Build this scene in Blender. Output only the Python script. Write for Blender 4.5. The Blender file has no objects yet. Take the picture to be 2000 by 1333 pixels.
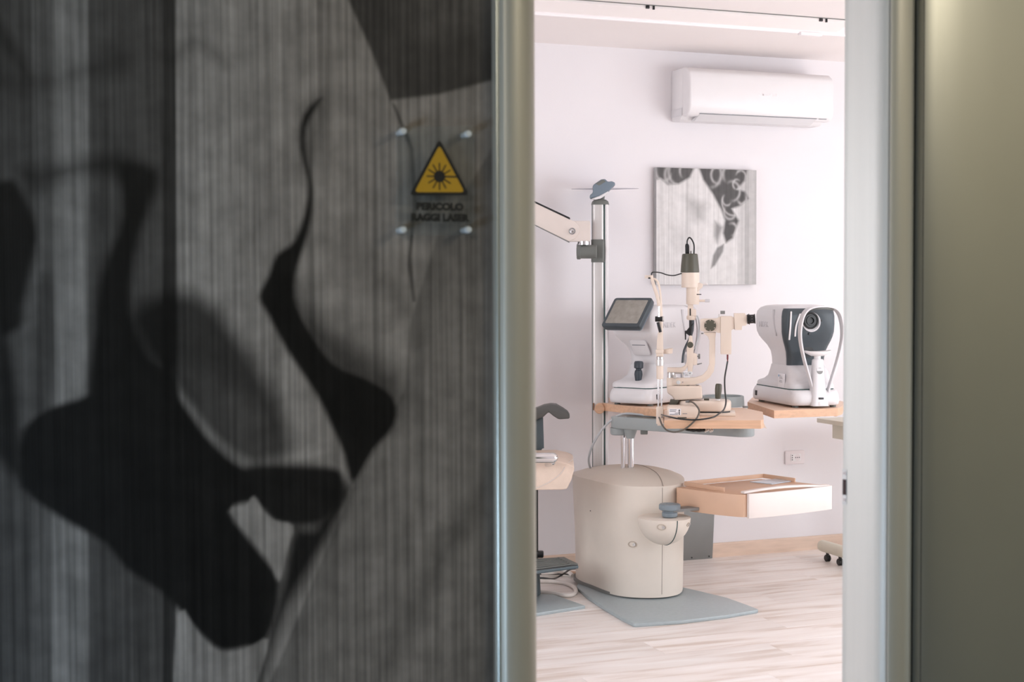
import bpy, bmesh, math, random
import numpy as np
from mathutils import Vector, Matrix

random.seed(7)
PI = math.pi
C = bpy.context.scene.collection
sc = bpy.context.scene

# ------------------------------------------------------------------ camera
FPX = 2777.8                                   # 50 mm lens on 36 mm, 2000 px frame
CAM = Vector((0.0, 0.0, 1.35))
YAW, PITCH, ROLL = math.radians(20.6), math.atan(96.0 / FPX), 0.0037
F0 = Vector((math.sin(YAW), math.cos(YAW), 0))
R0 = Vector((math.cos(YAW), -math.sin(YAW), 0))
FWD = F0 * math.cos(PITCH) - Vector((0, 0, 1)) * math.sin(PITCH)
U0 = R0.cross(FWD)
RGT = R0 * math.cos(ROLL) - U0 * math.sin(ROLL)
UPV = U0 * math.cos(ROLL) + R0 * math.sin(ROLL)
cd = bpy.data.cameras.new('camera'); cam = bpy.data.objects.new('camera', cd); C.objects.link(cam)
cam.matrix_world = Matrix(((RGT.x, UPV.x, -FWD.x, CAM.x), (RGT.y, UPV.y, -FWD.y, CAM.y),
                           (RGT.z, UPV.z, -FWD.z, CAM.z), (0, 0, 0, 1)))
cd.lens = 50; cd.sensor_width = 36; cd.clip_start = 0.05
cd.dof.use_dof = True; cd.dof.focus_distance = 6.1; cd.dof.aperture_fstop = 6.0
sc.camera = cam

# ------------------------------------------------------------------ light and exposure
sc.view_settings.view_transform = 'Standard'
sc.view_settings.look = 'None'
sc.view_settings.exposure = 0.0
sc.view_settings.gamma = 1.0
sc.view_settings.use_curve_mapping = False
sc.cycles.max_bounces = 10
sc.cycles.diffuse_bounces = 6
sc.cycles.sample_clamp_indirect = 8

w = bpy.data.worlds.new('world'); sc.world = w; w.use_nodes = True
bg = w.node_tree.nodes['Background']
bg.inputs[0].default_value = (0.75, 0.86, 1.0, 1); bg.inputs[1].default_value = 1.2

def light(name, kind, loc, target, power, color, size=None, size_y=None):
    l = bpy.data.lights.new(name, kind); o = bpy.data.objects.new(name, l); C.objects.link(o)
    o.location = loc
    o.rotation_euler = (Vector(target) - Vector(loc)).to_track_quat('-Z', 'Y').to_euler()
    l.energy = power; l.color = color
    if size:
        l.shape = 'RECTANGLE'; l.size = size; l.size_y = size_y or size
    return o

# assumed daylight of the room, unseen source: a tall glazed door in the right wall, sun falling on the floor behind it
light('assumed_daylight', 'AREA', (6.55, 3.8, 1.1), (0, 3.8, 1.1), 32, (0.93, 0.955, 1.0), 2.0, 2.0)
light('front_fill', 'AREA', (4.7, 2.60, 1.45), (3.6, 6.0, 0.9), 45, (0.94, 0.96, 1.0), 1.7, 1.2)  # added fill for the sides facing the camera, from an added window
sun = light('sun', 'SUN', (9, 3.8, 5), (9 - 1.0, 3.8 + 0.1, 5 - 1.55), 19.0, (1.0, 0.95, 0.91)); sun.data.angle = 0.02
light('left_fill', 'AREA', (-0.55, 4.1, 1.35), (2.9, 4.9, 0.9), 43, (0.95, 0.965, 1.0), 1.8, 1.3)  # added fill that lifts the left-facing sides; its window is added too
# corridor lights, all added unseen: warm high behind the viewer, cool low at left
light('corridor_warm_fill', 'AREA', (-0.9, -0.2, 2.3), (0.6, 2.3, 1.4), 15, (1.0, 0.93, 0.80), 0.9, 0.5)
light('corridor_panel_fill', 'AREA', (2.3, 0.9, 2.45), (2.3, 0.95, 0), 24, (1.0, 0.92, 0.74), 0.6, 0.6)  # added lamp out of view, warms the top of the right-hand panel
light('corridor_cool_fill', 'AREA', (-1.75, 0.6, 0.35), (2.4, 1.4, 0.3), 48, (0.55, 0.76, 1.0), 1.0, 0.5)  # bare added light with no window built, cools the lower door surfaces

# ------------------------------------------------------------------ survey of the place
def ray(px, py):
    return FWD + RGT * ((px - 1000) / FPX) - UPV * ((py - 666.5) / FPX)
def on(px, py, axis, val):
    r = ray(px, py); t = (val - CAM[axis]) / r[axis]
    return CAM + r * t
def project(P):
    """world points (n,3) -> photo coordinates"""
    d = P - np.array(CAM); z = d @ np.array(FWD)
    return 1000 + FPX * (d @ np.array(RGT)) / z, 666.5 - FPX * (d @ np.array(UPV)) / z

class Frame:
    """a thing's own axes: u to the right, v away, z up; origin on its base"""
    def __init__(s, px, d, z0=0.0, turn=0.0):
        r = ray(px, 570); p = CAM + r * d
        s.o = Vector((p.x, p.y, z0)); s.rz = -math.atan2(p.x, p.y) + turn
        s.M = Matrix.Translation(s.o) @ Matrix.Rotation(s.rz, 4, 'Z'); s.I = s.M.inverted()
    def at(s, px, py, v=0.0):
        c = s.I @ CAM; r = s.I.to_3x3() @ ray(px, py)
        return c + r * ((v - c.y) / r.y)
    def uz(s, pts, v=0.0):
        return [(q.x, q.z) for q in (s.at(x, y, v) for x, y in pts)]
    def pd(s, px, py, d):
        return s.I @ (CAM + ray(px, py) * d)
    def uv(s, pts, z):
        """plan points seen at a known height z above this frame's base"""
        out = []
        for x, y in pts:
            q = s.I @ on(x, y, 2, z + s.o.z); out.append((q.x, q.y))
        return out

# ------------------------------------------------------------------ materials
def lin(c):
    return tuple(((v / 255) / 12.92 if v / 255 < 0.04045 else ((v / 255 + 0.055) / 1.055) ** 2.4) for v in c)
def mat(name, rgb, rough=0.5, metal=0.0, var=0.03, scale=12.0, bump=0.0, bscale=200.0, spec=0.5, stretch=(1, 1, 1)):
    m = bpy.data.materials.new(name); m.use_nodes = True
    nt = m.node_tree; b = nt.nodes['Principled BSDF']
    c = lin(rgb)
    tc = nt.nodes.new('ShaderNodeTexCoord'); mp = nt.nodes.new('ShaderNodeMapping')
    mp.inputs['Scale'].default_value = stretch
    nt.links.new(tc.outputs['Object'], mp.inputs['Vector'])
    n = nt.nodes.new('ShaderNodeTexNoise'); n.inputs['Scale'].default_value = scale; n.inputs['Detail'].default_value = 4
    nt.links.new(mp.outputs[0], n.inputs['Vector'])
    r = nt.nodes.new('ShaderNodeValToRGB')
    r.color_ramp.elements[0].position = 0.3; r.color_ramp.elements[1].position = 0.7
    r.color_ramp.elements[0].color = tuple(max(0, v * (1 - var)) for v in c) + (1,)
    r.color_ramp.elements[1].color = tuple(min(1, v * (1 + var)) for v in c) + (1,)
    nt.links.new(n.outputs['Fac'], r.inputs['Fac']); nt.links.new(r.outputs['Color'], b.inputs['Base Color'])
    b.inputs['Roughness'].default_value = rough; b.inputs['Metallic'].default_value = metal
    b.inputs['Specular IOR Level'].default_value = spec
    if bump:
        n2 = nt.nodes.new('ShaderNodeTexNoise'); n2.inputs['Scale'].default_value = bscale; n2.inputs['Detail'].default_value = 3
        nt.links.new(mp.outputs[0], n2.inputs['Vector'])
        bp = nt.nodes.new('ShaderNodeBump'); bp.inputs['Strength'].default_value = bump; bp.inputs['Distance'].default_value = 0.002
        nt.links.new(n2.outputs['Fac'], bp.inputs['Height']); nt.links.new(bp.outputs[0], b.inputs['Normal'])
    return m

M = {}
M['wall'] = mat('wall_paint', (227, 223, 225), 0.9, var=0.01, scale=3, bump=0.15, bscale=260)
M['ceiling'] = mat('ceiling_paint', (236, 229, 227), 0.9, var=0.01, scale=3)
M['corridor'] = mat('corridor_paint', (170, 164, 146), 0.8, var=0.02, scale=3)
M['corridor_floor'] = mat('corridor_tile', (112, 122, 132), 0.5, var=0.05, scale=5)
M['slab'] = mat('subfloor', (170, 150, 130), 0.8)
M['skirting'] = mat('oak_skirting', (216, 192, 174), 0.5, var=0.08, scale=6, stretch=(1, 1, 8))
M['alu'] = mat('satin_aluminium', (178, 172, 160), 0.42, 0.3, var=0.02, scale=4, stretch=(20, 20, 0.3))
M['alu_light'] = mat('pale_aluminium', (208, 202, 195), 0.42, 0.1, var=0.02, scale=4, stretch=(20, 20, 0.3))
M['rubber'] = mat('black_rubber', (26, 24, 23), 0.7, var=0.1)
M['panel'] = mat('satin_panel', (176, 174, 166), 0.4, 0.93, var=0.03, scale=2)
M['white'] = mat('white_plastic', (226, 223, 224), 0.35, var=0.01)
M['white_rail'] = mat('white_rail', (240, 234, 235), 0.4, var=0.01)
M['offwhite'] = mat('instrument_white', (216, 214, 216), 0.38, var=0.015)
M['cream'] = mat('cream_enamel', (219, 203, 189), 0.36, var=0.02)
M['cream_dark'] = mat('cabinet_cream', (218, 209, 198), 0.55, var=0.02, bump=0.1, bscale=500)
M['beige'] = mat('arm_beige', (216, 205, 198), 0.45, var=0.02)
M['olive'] = mat('olive_plastic', (76, 74, 62), 0.45, var=0.05)
M['black'] = mat('black_plastic', (22, 23, 24), 0.4, var=0.08)
M['darkgrey'] = mat('dark_grey_plastic', (104, 107, 103), 0.5, var=0.04)
M['midgrey'] = mat('grey_casting', (150, 157, 158), 0.45, var=0.03)
M['basegrey'] = mat('blue_grey_plate', (164, 175, 178), 0.4, 0.1, var=0.04, scale=60)
M['slate'] = mat('slate_plastic', (62, 71, 77), 0.4, var=0.05)
M['slateblue'] = mat('slate_blue_plastic', (112, 126, 138), 0.4, var=0.04)
M['knobgrey'] = mat('knob_grey', (122, 134, 142), 0.4, var=0.04)
M['chrome'] = mat('chrome', (225, 225, 226), 0.12, 1.0, var=0.01)
M['steel'] = mat('brushed_steel', (206, 203, 201), 0.42, 0.55, var=0.04, scale=8, stretch=(40, 40, 1))
M['platedark'] = mat('grey_painted_steel', (126, 126, 124), 0.5, 0.2, var=0.03)
M['tabletop'] = mat('beech_laminate', (226, 194, 170), 0.45, var=0.03, scale=5, stretch=(1, 9, 9))
M['tableedge'] = mat('beech_edge', (210, 170, 140), 0.5, var=0.1, scale=7, stretch=(1, 12, 12))
M['tray'] = mat('tan_moulding', (212, 176, 150), 0.5, var=0.02)
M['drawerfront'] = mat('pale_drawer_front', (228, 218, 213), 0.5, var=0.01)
M['bluefilm'] = mat('blue_film', (196, 210, 224), 0.15, var=0.08, scale=40)
M['leather'] = mat('beige_leather', (222, 202, 186), 0.5, var=0.04, scale=30, bump=0.25, bscale=300)
M['armpad'] = mat('grey_armrest', (84, 84, 82), 0.5, var=0.05)
M['petrol'] = mat('petrol_steel', (80, 92, 97), 0.45, 0.2, var=0.03)
M['creamdesk'] = mat('desk_cream', (220, 216, 200), 0.5, var=0.02)
M['socketgrey'] = mat('socket_frame', (222, 213, 214), 0.4, var=0.01)
M['screen'] = mat('switched_off_screen', (150, 146, 138), 0.22, var=0.12, scale=35, bump=0.4, bscale=60)
M['yellow'] = mat('warning_yellow', (178, 136, 32), 0.4, var=0.02)
M['print_black'] = mat('print_black', (16, 15, 14), 0.5, var=0.05)
M['print_grey'] = mat('print_grey', (120, 122, 128), 0.5, var=0.05)
M['emboss'] = mat('embossed_letters', (200, 198, 201), 0.4, var=0.01)
M['sticker'] = mat('label_paper', (236, 236, 240), 0.5, var=0.02)
M['blueprint'] = mat('label_blue', (92, 158, 198), 0.5, var=0.02)
M['redplug'] = mat('red_plug', (104, 30, 34), 0.5, var=0.05)
M['browncable'] = mat('brown_cable', (84, 78, 70), 0.5, var=0.04)
M['blackcable'] = mat('black_cable', (34, 36, 36), 0.35, var=0.04)
M['whitecable'] = mat('white_cable', (226, 220, 214), 0.5, var=0.02)
M['greycable'] = mat('grey_cable', (178, 181, 184), 0.45, var=0.02)
M['slot'] = mat('dark_slot', (52, 22, 18), 0.6, var=0.05)
M['disc'] = mat('pale_disc', (196, 194, 204), 0.45, var=0.02)
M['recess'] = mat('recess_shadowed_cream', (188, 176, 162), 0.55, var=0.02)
M['joystick'] = mat('joystick_blue_black', (50, 58, 66), 0.45, var=0.04)
M['bead'] = mat('polished_bead', (190, 190, 182), 0.3, 0.8, var=0.02)
M['standoff'] = mat('bright_standoff', (236, 238, 240), 0.2, 0.35, var=0.01)
M['gap'] = mat('panel_gap', (120, 112, 104), 0.7, var=0.03)
M['seam'] = mat('seam_shadow_gap', (60, 84, 82), 0.6, var=0.05)

def floor_mat():
    m = bpy.data.materials.new('laminate_plank'); m.use_nodes = True
    nt = m.node_tree; b = nt.nodes['Principled BSDF']; N = nt.nodes.new; L = nt.links.new
    tc = N('ShaderNodeTexCoord'); oi = N('ShaderNodeObjectInfo')
    add = N('ShaderNodeVectorMath'); add.operation = 'ADD'
    cmb = N('ShaderNodeCombineXYZ'); mul = N('ShaderNodeMath'); mul.operation = 'MULTIPLY'; mul.inputs[1].default_value = 37.0
    L(oi.outputs['Random'], mul.inputs[0]); L(mul.outputs[0], cmb.inputs[0]); L(mul.outputs[0], cmb.inputs[1])
    L(tc.outputs['Object'], add.inputs[0]); L(cmb.outputs[0], add.inputs[1])
    mp = N('ShaderNodeMapping'); mp.inputs['Scale'].default_value = (0.9, 7, 1); L(add.outputs[0], mp.inputs['Vector'])
    n = N('ShaderNodeTexNoise'); n.inputs['Scale'].default_value = 2.2; n.inputs['Detail'].default_value = 6
    n.inputs['Distortion'].default_value = 0.6; L(mp.outputs[0], n.inputs['Vector'])
    r = N('ShaderNodeValToRGB'); e = r.color_ramp.elements
    e[0].position = 0.30; e[0].color = lin((208, 193, 182)) + (1,)
    e[1].position = 0.72; e[1].color = lin((242, 238, 235)) + (1,)
    k = r.color_ramp.elements.new(0.48); k.color = lin((233, 225, 220)) + (1,)
    L(n.outputs['Fac'], r.inputs['Fac'])
    mr = N('ShaderNodeMapRange'); mr.inputs['To Min'].default_value = 0.90; mr.inputs['To Max'].default_value = 1.04
    L(oi.outputs['Random'], mr.inputs['Value'])
    mx = N('ShaderNodeVectorMath'); mx.operation = 'SCALE'; L(r.outputs['Color'], mx.inputs[0]); L(mr.outputs[0], mx.inputs['Scale'])
    L(mx.outputs[0], b.inputs['Base Color']); b.inputs['Roughness'].default_value = 0.42
    bp = N('ShaderNodeBump'); bp.inputs['Strength'].default_value = 0.08; bp.inputs['Distance'].default_value = 0.001
    L(n.outputs['Fac'], bp.inputs['Height']); L(bp.outputs[0], b.inputs['Normal'])
    return m
M['floor'] = floor_mat()

def print_mat(name, ribs):
    """flat print held in the colour attribute 'ink', with the ribs of the sheet it is printed on"""
    m = bpy.data.materials.new(name); m.use_nodes = True
    nt = m.node_tree; b = nt.nodes['Principled BSDF']; N = nt.nodes.new; L = nt.links.new
    at = N('ShaderNodeAttribute'); at.attribute_name = 'ink'
    tc = N('ShaderNodeTexCoord'); mp = N('ShaderNodeMapping'); L(tc.outputs['Object'], mp.inputs['Vector'])
    mp.inputs['Scale'].default_value = (1, 1, 0.012)
    n1 = N('ShaderNodeTexNoise'); n1.inputs['Scale'].default_value = 150 if ribs else 110; n1.inputs['Detail'].default_value = 3
    L(mp.outputs[0], n1.inputs['Vector'])
    mr = N('ShaderNodeMapRange'); mr.inputs['From Min'].default_value = 0.3; mr.inputs['From Max'].default_value = 0.7
    mr.inputs['To Min'].default_value = 0.62 if ribs else 0.88; mr.inputs['To Max'].default_value = 1.3 if ribs else 1.08
    L(n1.outputs['Fac'], mr.inputs['Value'])
    n2 = N('ShaderNodeTexNoise'); n2.inputs['Scale'].default_value = 26; n2.inputs['Detail'].default_value = 6
    L(tc.outputs['Object'], n2.inputs['Vector'])
    m2 = N('ShaderNodeMapRange'); m2.inputs['From Min'].default_value = 0.3; m2.inputs['From Max'].default_value = 0.7
    m2.inputs['To Min'].default_value = 0.8 if ribs else 0.93; m2.inputs['To Max'].default_value = 1.15 if ribs else 1.05
    L(n2.outputs['Fac'], m2.inputs['Value'])
    mm = N('ShaderNodeMath'); mm.operation = 'MULTIPLY'; L(mr.outputs[0], mm.inputs[0]); L(m2.outputs[0], mm.inputs[1])
    fin = mm.outputs[0]
    if ribs:
        sp = N('ShaderNodeSeparateXYZ'); L(tc.outputs['Object'], sp.inputs[0])
        ml = N('ShaderNodeMath'); ml.operation = 'MULTIPLY'; ml.inputs[1].default_value = 2 * PI / 0.0047; L(sp.outputs[0], ml.inputs[0])
        sn = N('ShaderNodeMath'); sn.operation = 'SINE'; L(ml.outputs[0], sn.inputs[0])
        rb = N('ShaderNodeMapRange'); rb.inputs['From Min'].default_value = -1; rb.inputs['To Min'].default_value = 0.84; rb.inputs['To Max'].default_value = 1.12
        L(sn.outputs[0], rb.inputs['Value'])
        m3 = N('ShaderNodeMath'); m3.operation = 'MULTIPLY'; L(fin, m3.inputs[0]); L(rb.outputs[0], m3.inputs[1]); fin = m3.outputs[0]
        bp = N('ShaderNodeBump'); bp.inputs['Strength'].default_value = 0.25; bp.inputs['Distance'].default_value = 0.001
        L(sn.outputs[0], bp.inputs['Height']); L(bp.outputs[0], b.inputs['Normal'])
    sc_ = N('ShaderNodeVectorMath'); sc_.operation = 'SCALE'; L(at.outputs['Color'], sc_.inputs[0]); L(fin, sc_.inputs['Scale'])
    L(sc_.outputs[0], b.inputs['Base Color']); b.inputs['Roughness'].default_value = 0.45 if ribs else 0.6
    b.inputs['Specular IOR Level'].default_value = 0.12
    return m
M['door_print'] = print_mat('ribbed_sheet_print', True)
M['canvas_print'] = print_mat('canvas_print', False)

def clear_mat(name, tint, rough):
    m = bpy.data.materials.new(name); m.use_nodes = True
    nt = m.node_tree; b = nt.nodes['Principled BSDF']
    b.inputs['Base Color'].default_value = tint; b.inputs['Roughness'].default_value = rough
    tr = nt.nodes.new('ShaderNodeBsdfTransparent'); tr.inputs[0].default_value = (0.93, 0.94, 0.94, 1)
    mx = nt.nodes.new('ShaderNodeMixShader'); lw = nt.nodes.new('ShaderNodeLayerWeight'); pw = nt.nodes.new('ShaderNodeMath'); pw.operation = 'POWER'; pw.inputs[1].default_value = 4.0
    fr = nt.nodes.new('ShaderNodeMapRange'); fr.inputs['To Min'].default_value = 0.03; fr.inputs['To Max'].default_value = 0.6
    nt.links.new(lw.outputs['Facing'], pw.inputs[0]); nt.links.new(pw.outputs[0], fr.inputs['Value'])
    nz = nt.nodes.new('ShaderNodeTexNoise'); nz.inputs['Scale'].default_value = 8
    mr = nt.nodes.new('ShaderNodeMapRange'); mr.inputs['To Min'].default_value = rough; mr.inputs['To Max'].default_value = rough + 0.04
    nt.links.new(nz.outputs['Fac'], mr.inputs['Value']); nt.links.new(mr.outputs[0], b.inputs['Roughness'])
    nt.links.new(fr.outputs[0], mx.inputs[0]); nt.links.new(tr.outputs[0], mx.inputs[1]); nt.links.new(b.outputs[0], mx.inputs[2])
    nt.links.new(mx.outputs[0], nt.nodes['Material Output'].inputs[0])
    return m
M['acrylic'] = clear_mat('clear_acrylic', (0.6, 0.62, 0.6, 1), 0.05)
M['glass'] = clear_mat('window_glass', (0.9, 0.95, 0.95, 1), 0.01)

# ------------------------------------------------------------------ mesh helpers
def catmull(pts, n=8):
    P = [Vector(p) for p in pts]
    if len(P) < 3: return P
    out = []
    for i in range(len(P) - 1):
        a, b, c, d = P[max(i - 1, 0)], P[i], P[i + 1], P[min(i + 2, len(P) - 1)]
        for k in range(n):
            t = k / n
            out.append(0.5 * ((2 * b) + (c - a) * t + (2 * a - 5 * b + 4 * c - d) * t * t + (3 * b - a - 3 * c + d) * t ** 3))
    out.append(P[-1]); return out
def rr(x0, x1, y0, y1, r, n=5):
    r = min(r, (x1 - x0) / 2 - 1e-4, (y1 - y0) / 2 - 1e-4); o = []
    for cx, cy, a0 in ((x1 - r, y1 - r, 0), (x0 + r, y1 - r, 90), (x0 + r, y0 + r, 180), (x1 - r, y0 + r, 270)):
        for k in range(n + 1):
            a = math.radians(a0 + 90 * k / n); o.append((cx + r * math.cos(a), cy + r * math.sin(a)))
    return o
def smooth2(pts, n=6):
    """closed smooth outline through plan points"""
    m = len(pts); o = []
    for i in range(m):
        a, b, c, d = (Vector(pts[(i + k - 1) % m]) for k in range(4))
        for k in range(n):
            t = k / n
            o.append(tuple(0.5 * ((2 * b) + (c - a) * t + (2 * a - 5 * b + 4 * c - d) * t * t + (3 * b - a - 3 * c + d) * t ** 3)))
    return o

class MB:
    def __init__(s): s.bm = bmesh.new()
    def _in(s, t, bev=0, seg=2, ang=35, M4=None):
        bmesh.ops.recalc_face_normals(t, faces=t.faces)
        if bev:
            es = [e for e in t.edges if len(e.link_faces) == 2 and e.calc_face_angle(0) > math.radians(ang)]
            if es: bmesh.ops.bevel(t, geom=es, offset=bev, segments=seg, profile=0.5, affect='EDGES', clamp_overlap=True)
        if M4 is not None: bmesh.ops.transform(t, matrix=M4, verts=t.verts)
        vm = {}
        for v in t.verts: vm[v] = s.bm.verts.new(v.co)
        for f in t.faces:
            try: s.bm.faces.new([vm[v] for v in f.verts])
            except ValueError: pass
        t.free(); return s
    def rings(s, rings, cap=True, bev=0, seg=2, closed=True, ang=35, M4=None):
        t = bmesh.new(); R = [[t.verts.new(Vector(p)) for p in r] for r in rings]; n = len(R[0])
        for a, b in zip(R, R[1:]):
            for i in range(n if closed else n - 1):
                j = (i + 1) % n; t.faces.new((a[i], a[j], b[j], b[i]))
        if cap:
            t.faces.new(R[0]); t.faces.new(R[-1])
        return s._in(t, bev, seg, ang, M4)
    def ext(s, uz, v0, v1, bev=0, seg=2, M4=None):          # outline in u,z pushed along v
        return s.rings([[(u, v0, z) for u, z in uz], [(u, v1, z) for u, z in uz]], True, bev, seg, M4=M4)
    def slab(s, uv, z0, z1, bev=0, seg=2, M4=None):         # plan outline pushed along z
        return s.rings([[(u, v, z0) for u, v in uv], [(u, v, z1) for u, v in uv]], True, bev, seg, M4=M4)
    def box(s, a, b, bev=0, seg=2, M4=None):
        return s.slab([(a[0], a[1]), (b[0], a[1]), (b[0], b[1]), (a[0], b[1])], a[2], b[2], bev, seg, M4)
    def lathe(s, o, ax, prof, n=24):
        o = Vector(o); ax = Vector(ax).normalized(); q = ax.orthogonal().normalized(); w_ = ax.cross(q)
        t = bmesh.new(); prev = None
        for r, h in prof:
            c = o + ax * h
            cur = [t.verts.new(c)] if r < 1e-6 else [t.verts.new(c + (q * math.cos(2 * PI * k / n) + w_ * math.sin(2 * PI * k / n)) * r) for k in range(n)]
            if prev is not None:
                if len(prev) == 1 and len(cur) > 1:
                    for k in range(n): t.faces.new((prev[0], cur[k], cur[(k + 1) % n]))
                elif len(cur) == 1 and len(prev) > 1:
                    for k in range(n): t.faces.new((prev[k], cur[0], prev[(k + 1) % n]))
                elif len(cur) > 1:
                    for k in range(n): t.faces.new((prev[k], prev[(k + 1) % n], cur[(k + 1) % n], cur[k]))
            elif len(cur) > 1: t.faces.new(cur)
            prev = cur
        if len(prev) > 1: t.faces.new(prev)
        return s._in(t)
    def cyl(s, a, b, r, r2=None, bev=0.0, n=24):
        a, b = Vector(a), Vector(b); h = (b - a).length; r2 = r if r2 is None else r2
        bev = min(bev, h / 2.1, min(r, r2) / 1.5)
        p = [(0, 0), (r - bev, 0), (r, bev), (r2, h - bev), (r2 - bev, h), (0, h)] if bev > 0 else [(0, 0), (r, 0), (r2, h), (0, h)]
        return s.lathe(a, b - a, p, n)
    def ball(s, c, r, n=16, sq=(1, 1, 1)):
        t = bmesh.new(); bmesh.ops.create_uvsphere(t, u_segments=n, v_segments=n // 2, radius=r)
        return s._in(t, M4=Matrix.Translation(Vector(c)) @ Matrix.Diagonal((*sq, 1)))
    def tube(s, pts, r, n=10, sub=8, flat=None):
        P = catmull(pts, sub); R = []; up = None
        for i, p in enumerate(P):
            d = (P[min(i + 1, len(P) - 1)] - P[max(i - 1, 0)]).normalized()
            if up is None: up = d.orthogonal().normalized()
            up = (up - d * up.dot(d)).normalized(); sd = d.cross(up)
            rad = r(i / (len(P) - 1)) if callable(r) else r
            R.append([p + (up * math.cos(2 * PI * k / n) + sd * math.sin(2 * PI * k / n)) * rad for k in range(n)])
        return s.rings(R)
    def strip(s, pts, wdir, wid, th, sub=8, bev=0.0):
        """ribbon swept along pts; wdir is its broad direction"""
        P = catmull(pts, sub); wd = Vector(wdir).normalized(); R = []
        for i, p in enumerate(P):
            d = (P[min(i + 1, len(P) - 1)] - P[max(i - 1, 0)]).normalized(); nn = d.cross(wd).normalized()
            wk = wid(i / (len(P) - 1)) if callable(wid) else wid
            tk = th(i / (len(P) - 1)) if callable(th) else th
            R.append([p + wd * (a * wk / 2) + nn * (b * tk / 2) for a, b in ((-1, -1), (1, -1), (1, 1), (-1, 1))])
        return s.rings(R, True, bev, 2, ang=50)
    def build(s, name, m, parent=None, smooth=35):
        me = bpy.data.meshes.new(name); s.bm.normal_update(); s.bm.to_mesh(me); s.bm.free()
        if smooth:
            me.polygons.foreach_set('use_smooth', [True] * len(me.polygons)); me.set_sharp_from_angle(angle=math.radians(smooth))
        me.materials.append(m)
        o = bpy.data.objects.new(name, me); C.objects.link(o)
        if parent is not None: o.parent = parent
        return o

def thing(name, label, cat, fr=None, loc=(0, 0, 0), rz=0.0, group=None):
    o = bpy.data.objects.new(name, None); C.objects.link(o); o.empty_display_size = 0.05
    if fr is not None: o.location = fr.o; o.rotation_euler = (0, 0, fr.rz)
    else: o.location = loc; o.rotation_euler = (0, 0, rz)
    o['label'] = label; o['category'] = cat
    if group: o['group'] = group
    return o
def tag(o, label, cat, group=None):
    o['label'] = label; o['category'] = cat
    if group: o['group'] = group
    return o
def struct(o, label=None):
    o['kind'] = 'structure'
    if label: o['label'] = label
    return o
def text(name, body, size, m, M4, parent, depth=0.0004, bold=0.0, align='CENTER', sx=1.0):
    cu = bpy.data.curves.new(name, 'FONT'); cu.body = body; cu.size = size; cu.extrude = depth; cu.offset = bold
    cu.align_x = align; cu.align_y = 'CENTER'; cu.resolution_u = 3
    t = bpy.data.objects.new(name + '_curve', cu); C.objects.link(t)
    bpy.context.view_layer.update()
    me = bpy.data.meshes.new_from_object(t.evaluated_get(bpy.context.evaluated_depsgraph_get()))
    bpy.data.objects.remove(t); bpy.data.curves.remove(cu)
    me.name = name; me.transform(M4 @ Matrix.Diagonal((sx, 1, 1, 1)))
    me.materials.clear(); me.materials.append(m)
    o = bpy.data.objects.new(name, me); C.objects.link(o); o.parent = parent
    return o
def plane_m(o, ex, ey):
    """matrix of a drawing plane: origin, its x and its y direction"""
    ex = Vector(ex).normalized(); ey = Vector(ey); ey = (ey - ex * ey.dot(ex)).normalized(); ez = ex.cross(ey)
    return Matrix(((ex.x, ey.x, ez.x, o[0]), (ex.y, ey.y, ez.y, o[1]), (ex.z, ey.z, ez.z, o[2]), (0, 0, 0, 1)))

# ------------------------------------------------------------------ the room
YB = 6.357                                       # face of the back wall
XR, XL, ZC = 6.6, -0.6, 2.54
ob = struct(MB().box((XL - .1, YB, 0), (XR + .1, YB + .1, ZC)).build('wall_back', M['wall'], smooth=0))
wl = MB(); wl.box((XL - .1, 2.56, 0), (XL, 3.15, ZC)); wl.box((XL - .1, 5.05, 0), (XL, YB, ZC)); wl.box((XL - .1, 3.15, 0), (XL, 5.05, .65)); wl.box((XL - .1, 3.15, 2.05), (XL, 5.05, ZC))
struct(wl.build('wall_left', M['wall'], smooth=0))
wr = MB(); wr.box((XR, 2.46, 0), (XR + .1, 2.75, ZC)); wr.box((XR, 4.85, 0), (XR + .1, YB, ZC)); wr.box((XR, 2.75, 2.15), (XR + .1, 4.85, ZC))
struct(wr.build('wall_right', M['wall'], smooth=0))
wf = MB(); wf.box((XL - .1, 2.46, 0), (0.62, 2.56, ZC)); wf.box((1.76, 2.46, 0), (3.8, 2.56, ZC)); wf.box((5.6, 2.46, 0), (XR + .1, 2.56, ZC)); wf.box((3.8, 2.46, 0), (5.6, 2.56, .8)); wf.box((3.8, 2.46, 2.1), (5.6, 2.56, ZC)); wf.box((.62, 2.46, 2.12), (1.76, 2.56, ZC))
struct(wf.build('wall_front', M['wall'], smooth=0))
cw = MB(); cw.box((-2.1, -1.6, 0), (-2.0, 2.46, ZC)); cw.box((3.0, -1.6, 0), (3.1, 2.46, ZC)); cw.box((-2.1, -1.7, 0), (3.1, -1.6, ZC))
cw.box((-2.1, 2.46, 0), (XL - .1, 2.56, ZC))
struct(cw.build('wall_corridor', M['corridor'], smooth=0))
struct(MB().box((XL - .1, 2.46, ZC), (XR + .1, YB + .1, ZC + .1)).build('ceiling', M['ceiling'], smooth=0))
struct(MB().box((-2.1, -1.7, ZC), (3.1, 2.46, ZC + .1)).build('ceiling_corridor', M['corridor'], smooth=0))
fl = struct(MB().box((-2.1, -1.7, -.1), (XR + .1, YB + .1, -.012)).build('floor', M['slab'], smooth=0))
fc = MB().box((-2.1, -1.7, -.012), (3.1, 2.44, 0)).build('corridor_floor', M['corridor_floor'], fl, smooth=0)
PW, PL = 0.19, 1.28
def plank_mesh(l, wd):
    b = MB().box((0, .0003, -.012), (l - .0006, wd - .0006, 0), bev=.0008, seg=1)
    o = b.build('plank', M['floor']); me = o.data; bpy.data.objects.remove(o); return me
meshes = {}
y = 2.44; row = 0
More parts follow.
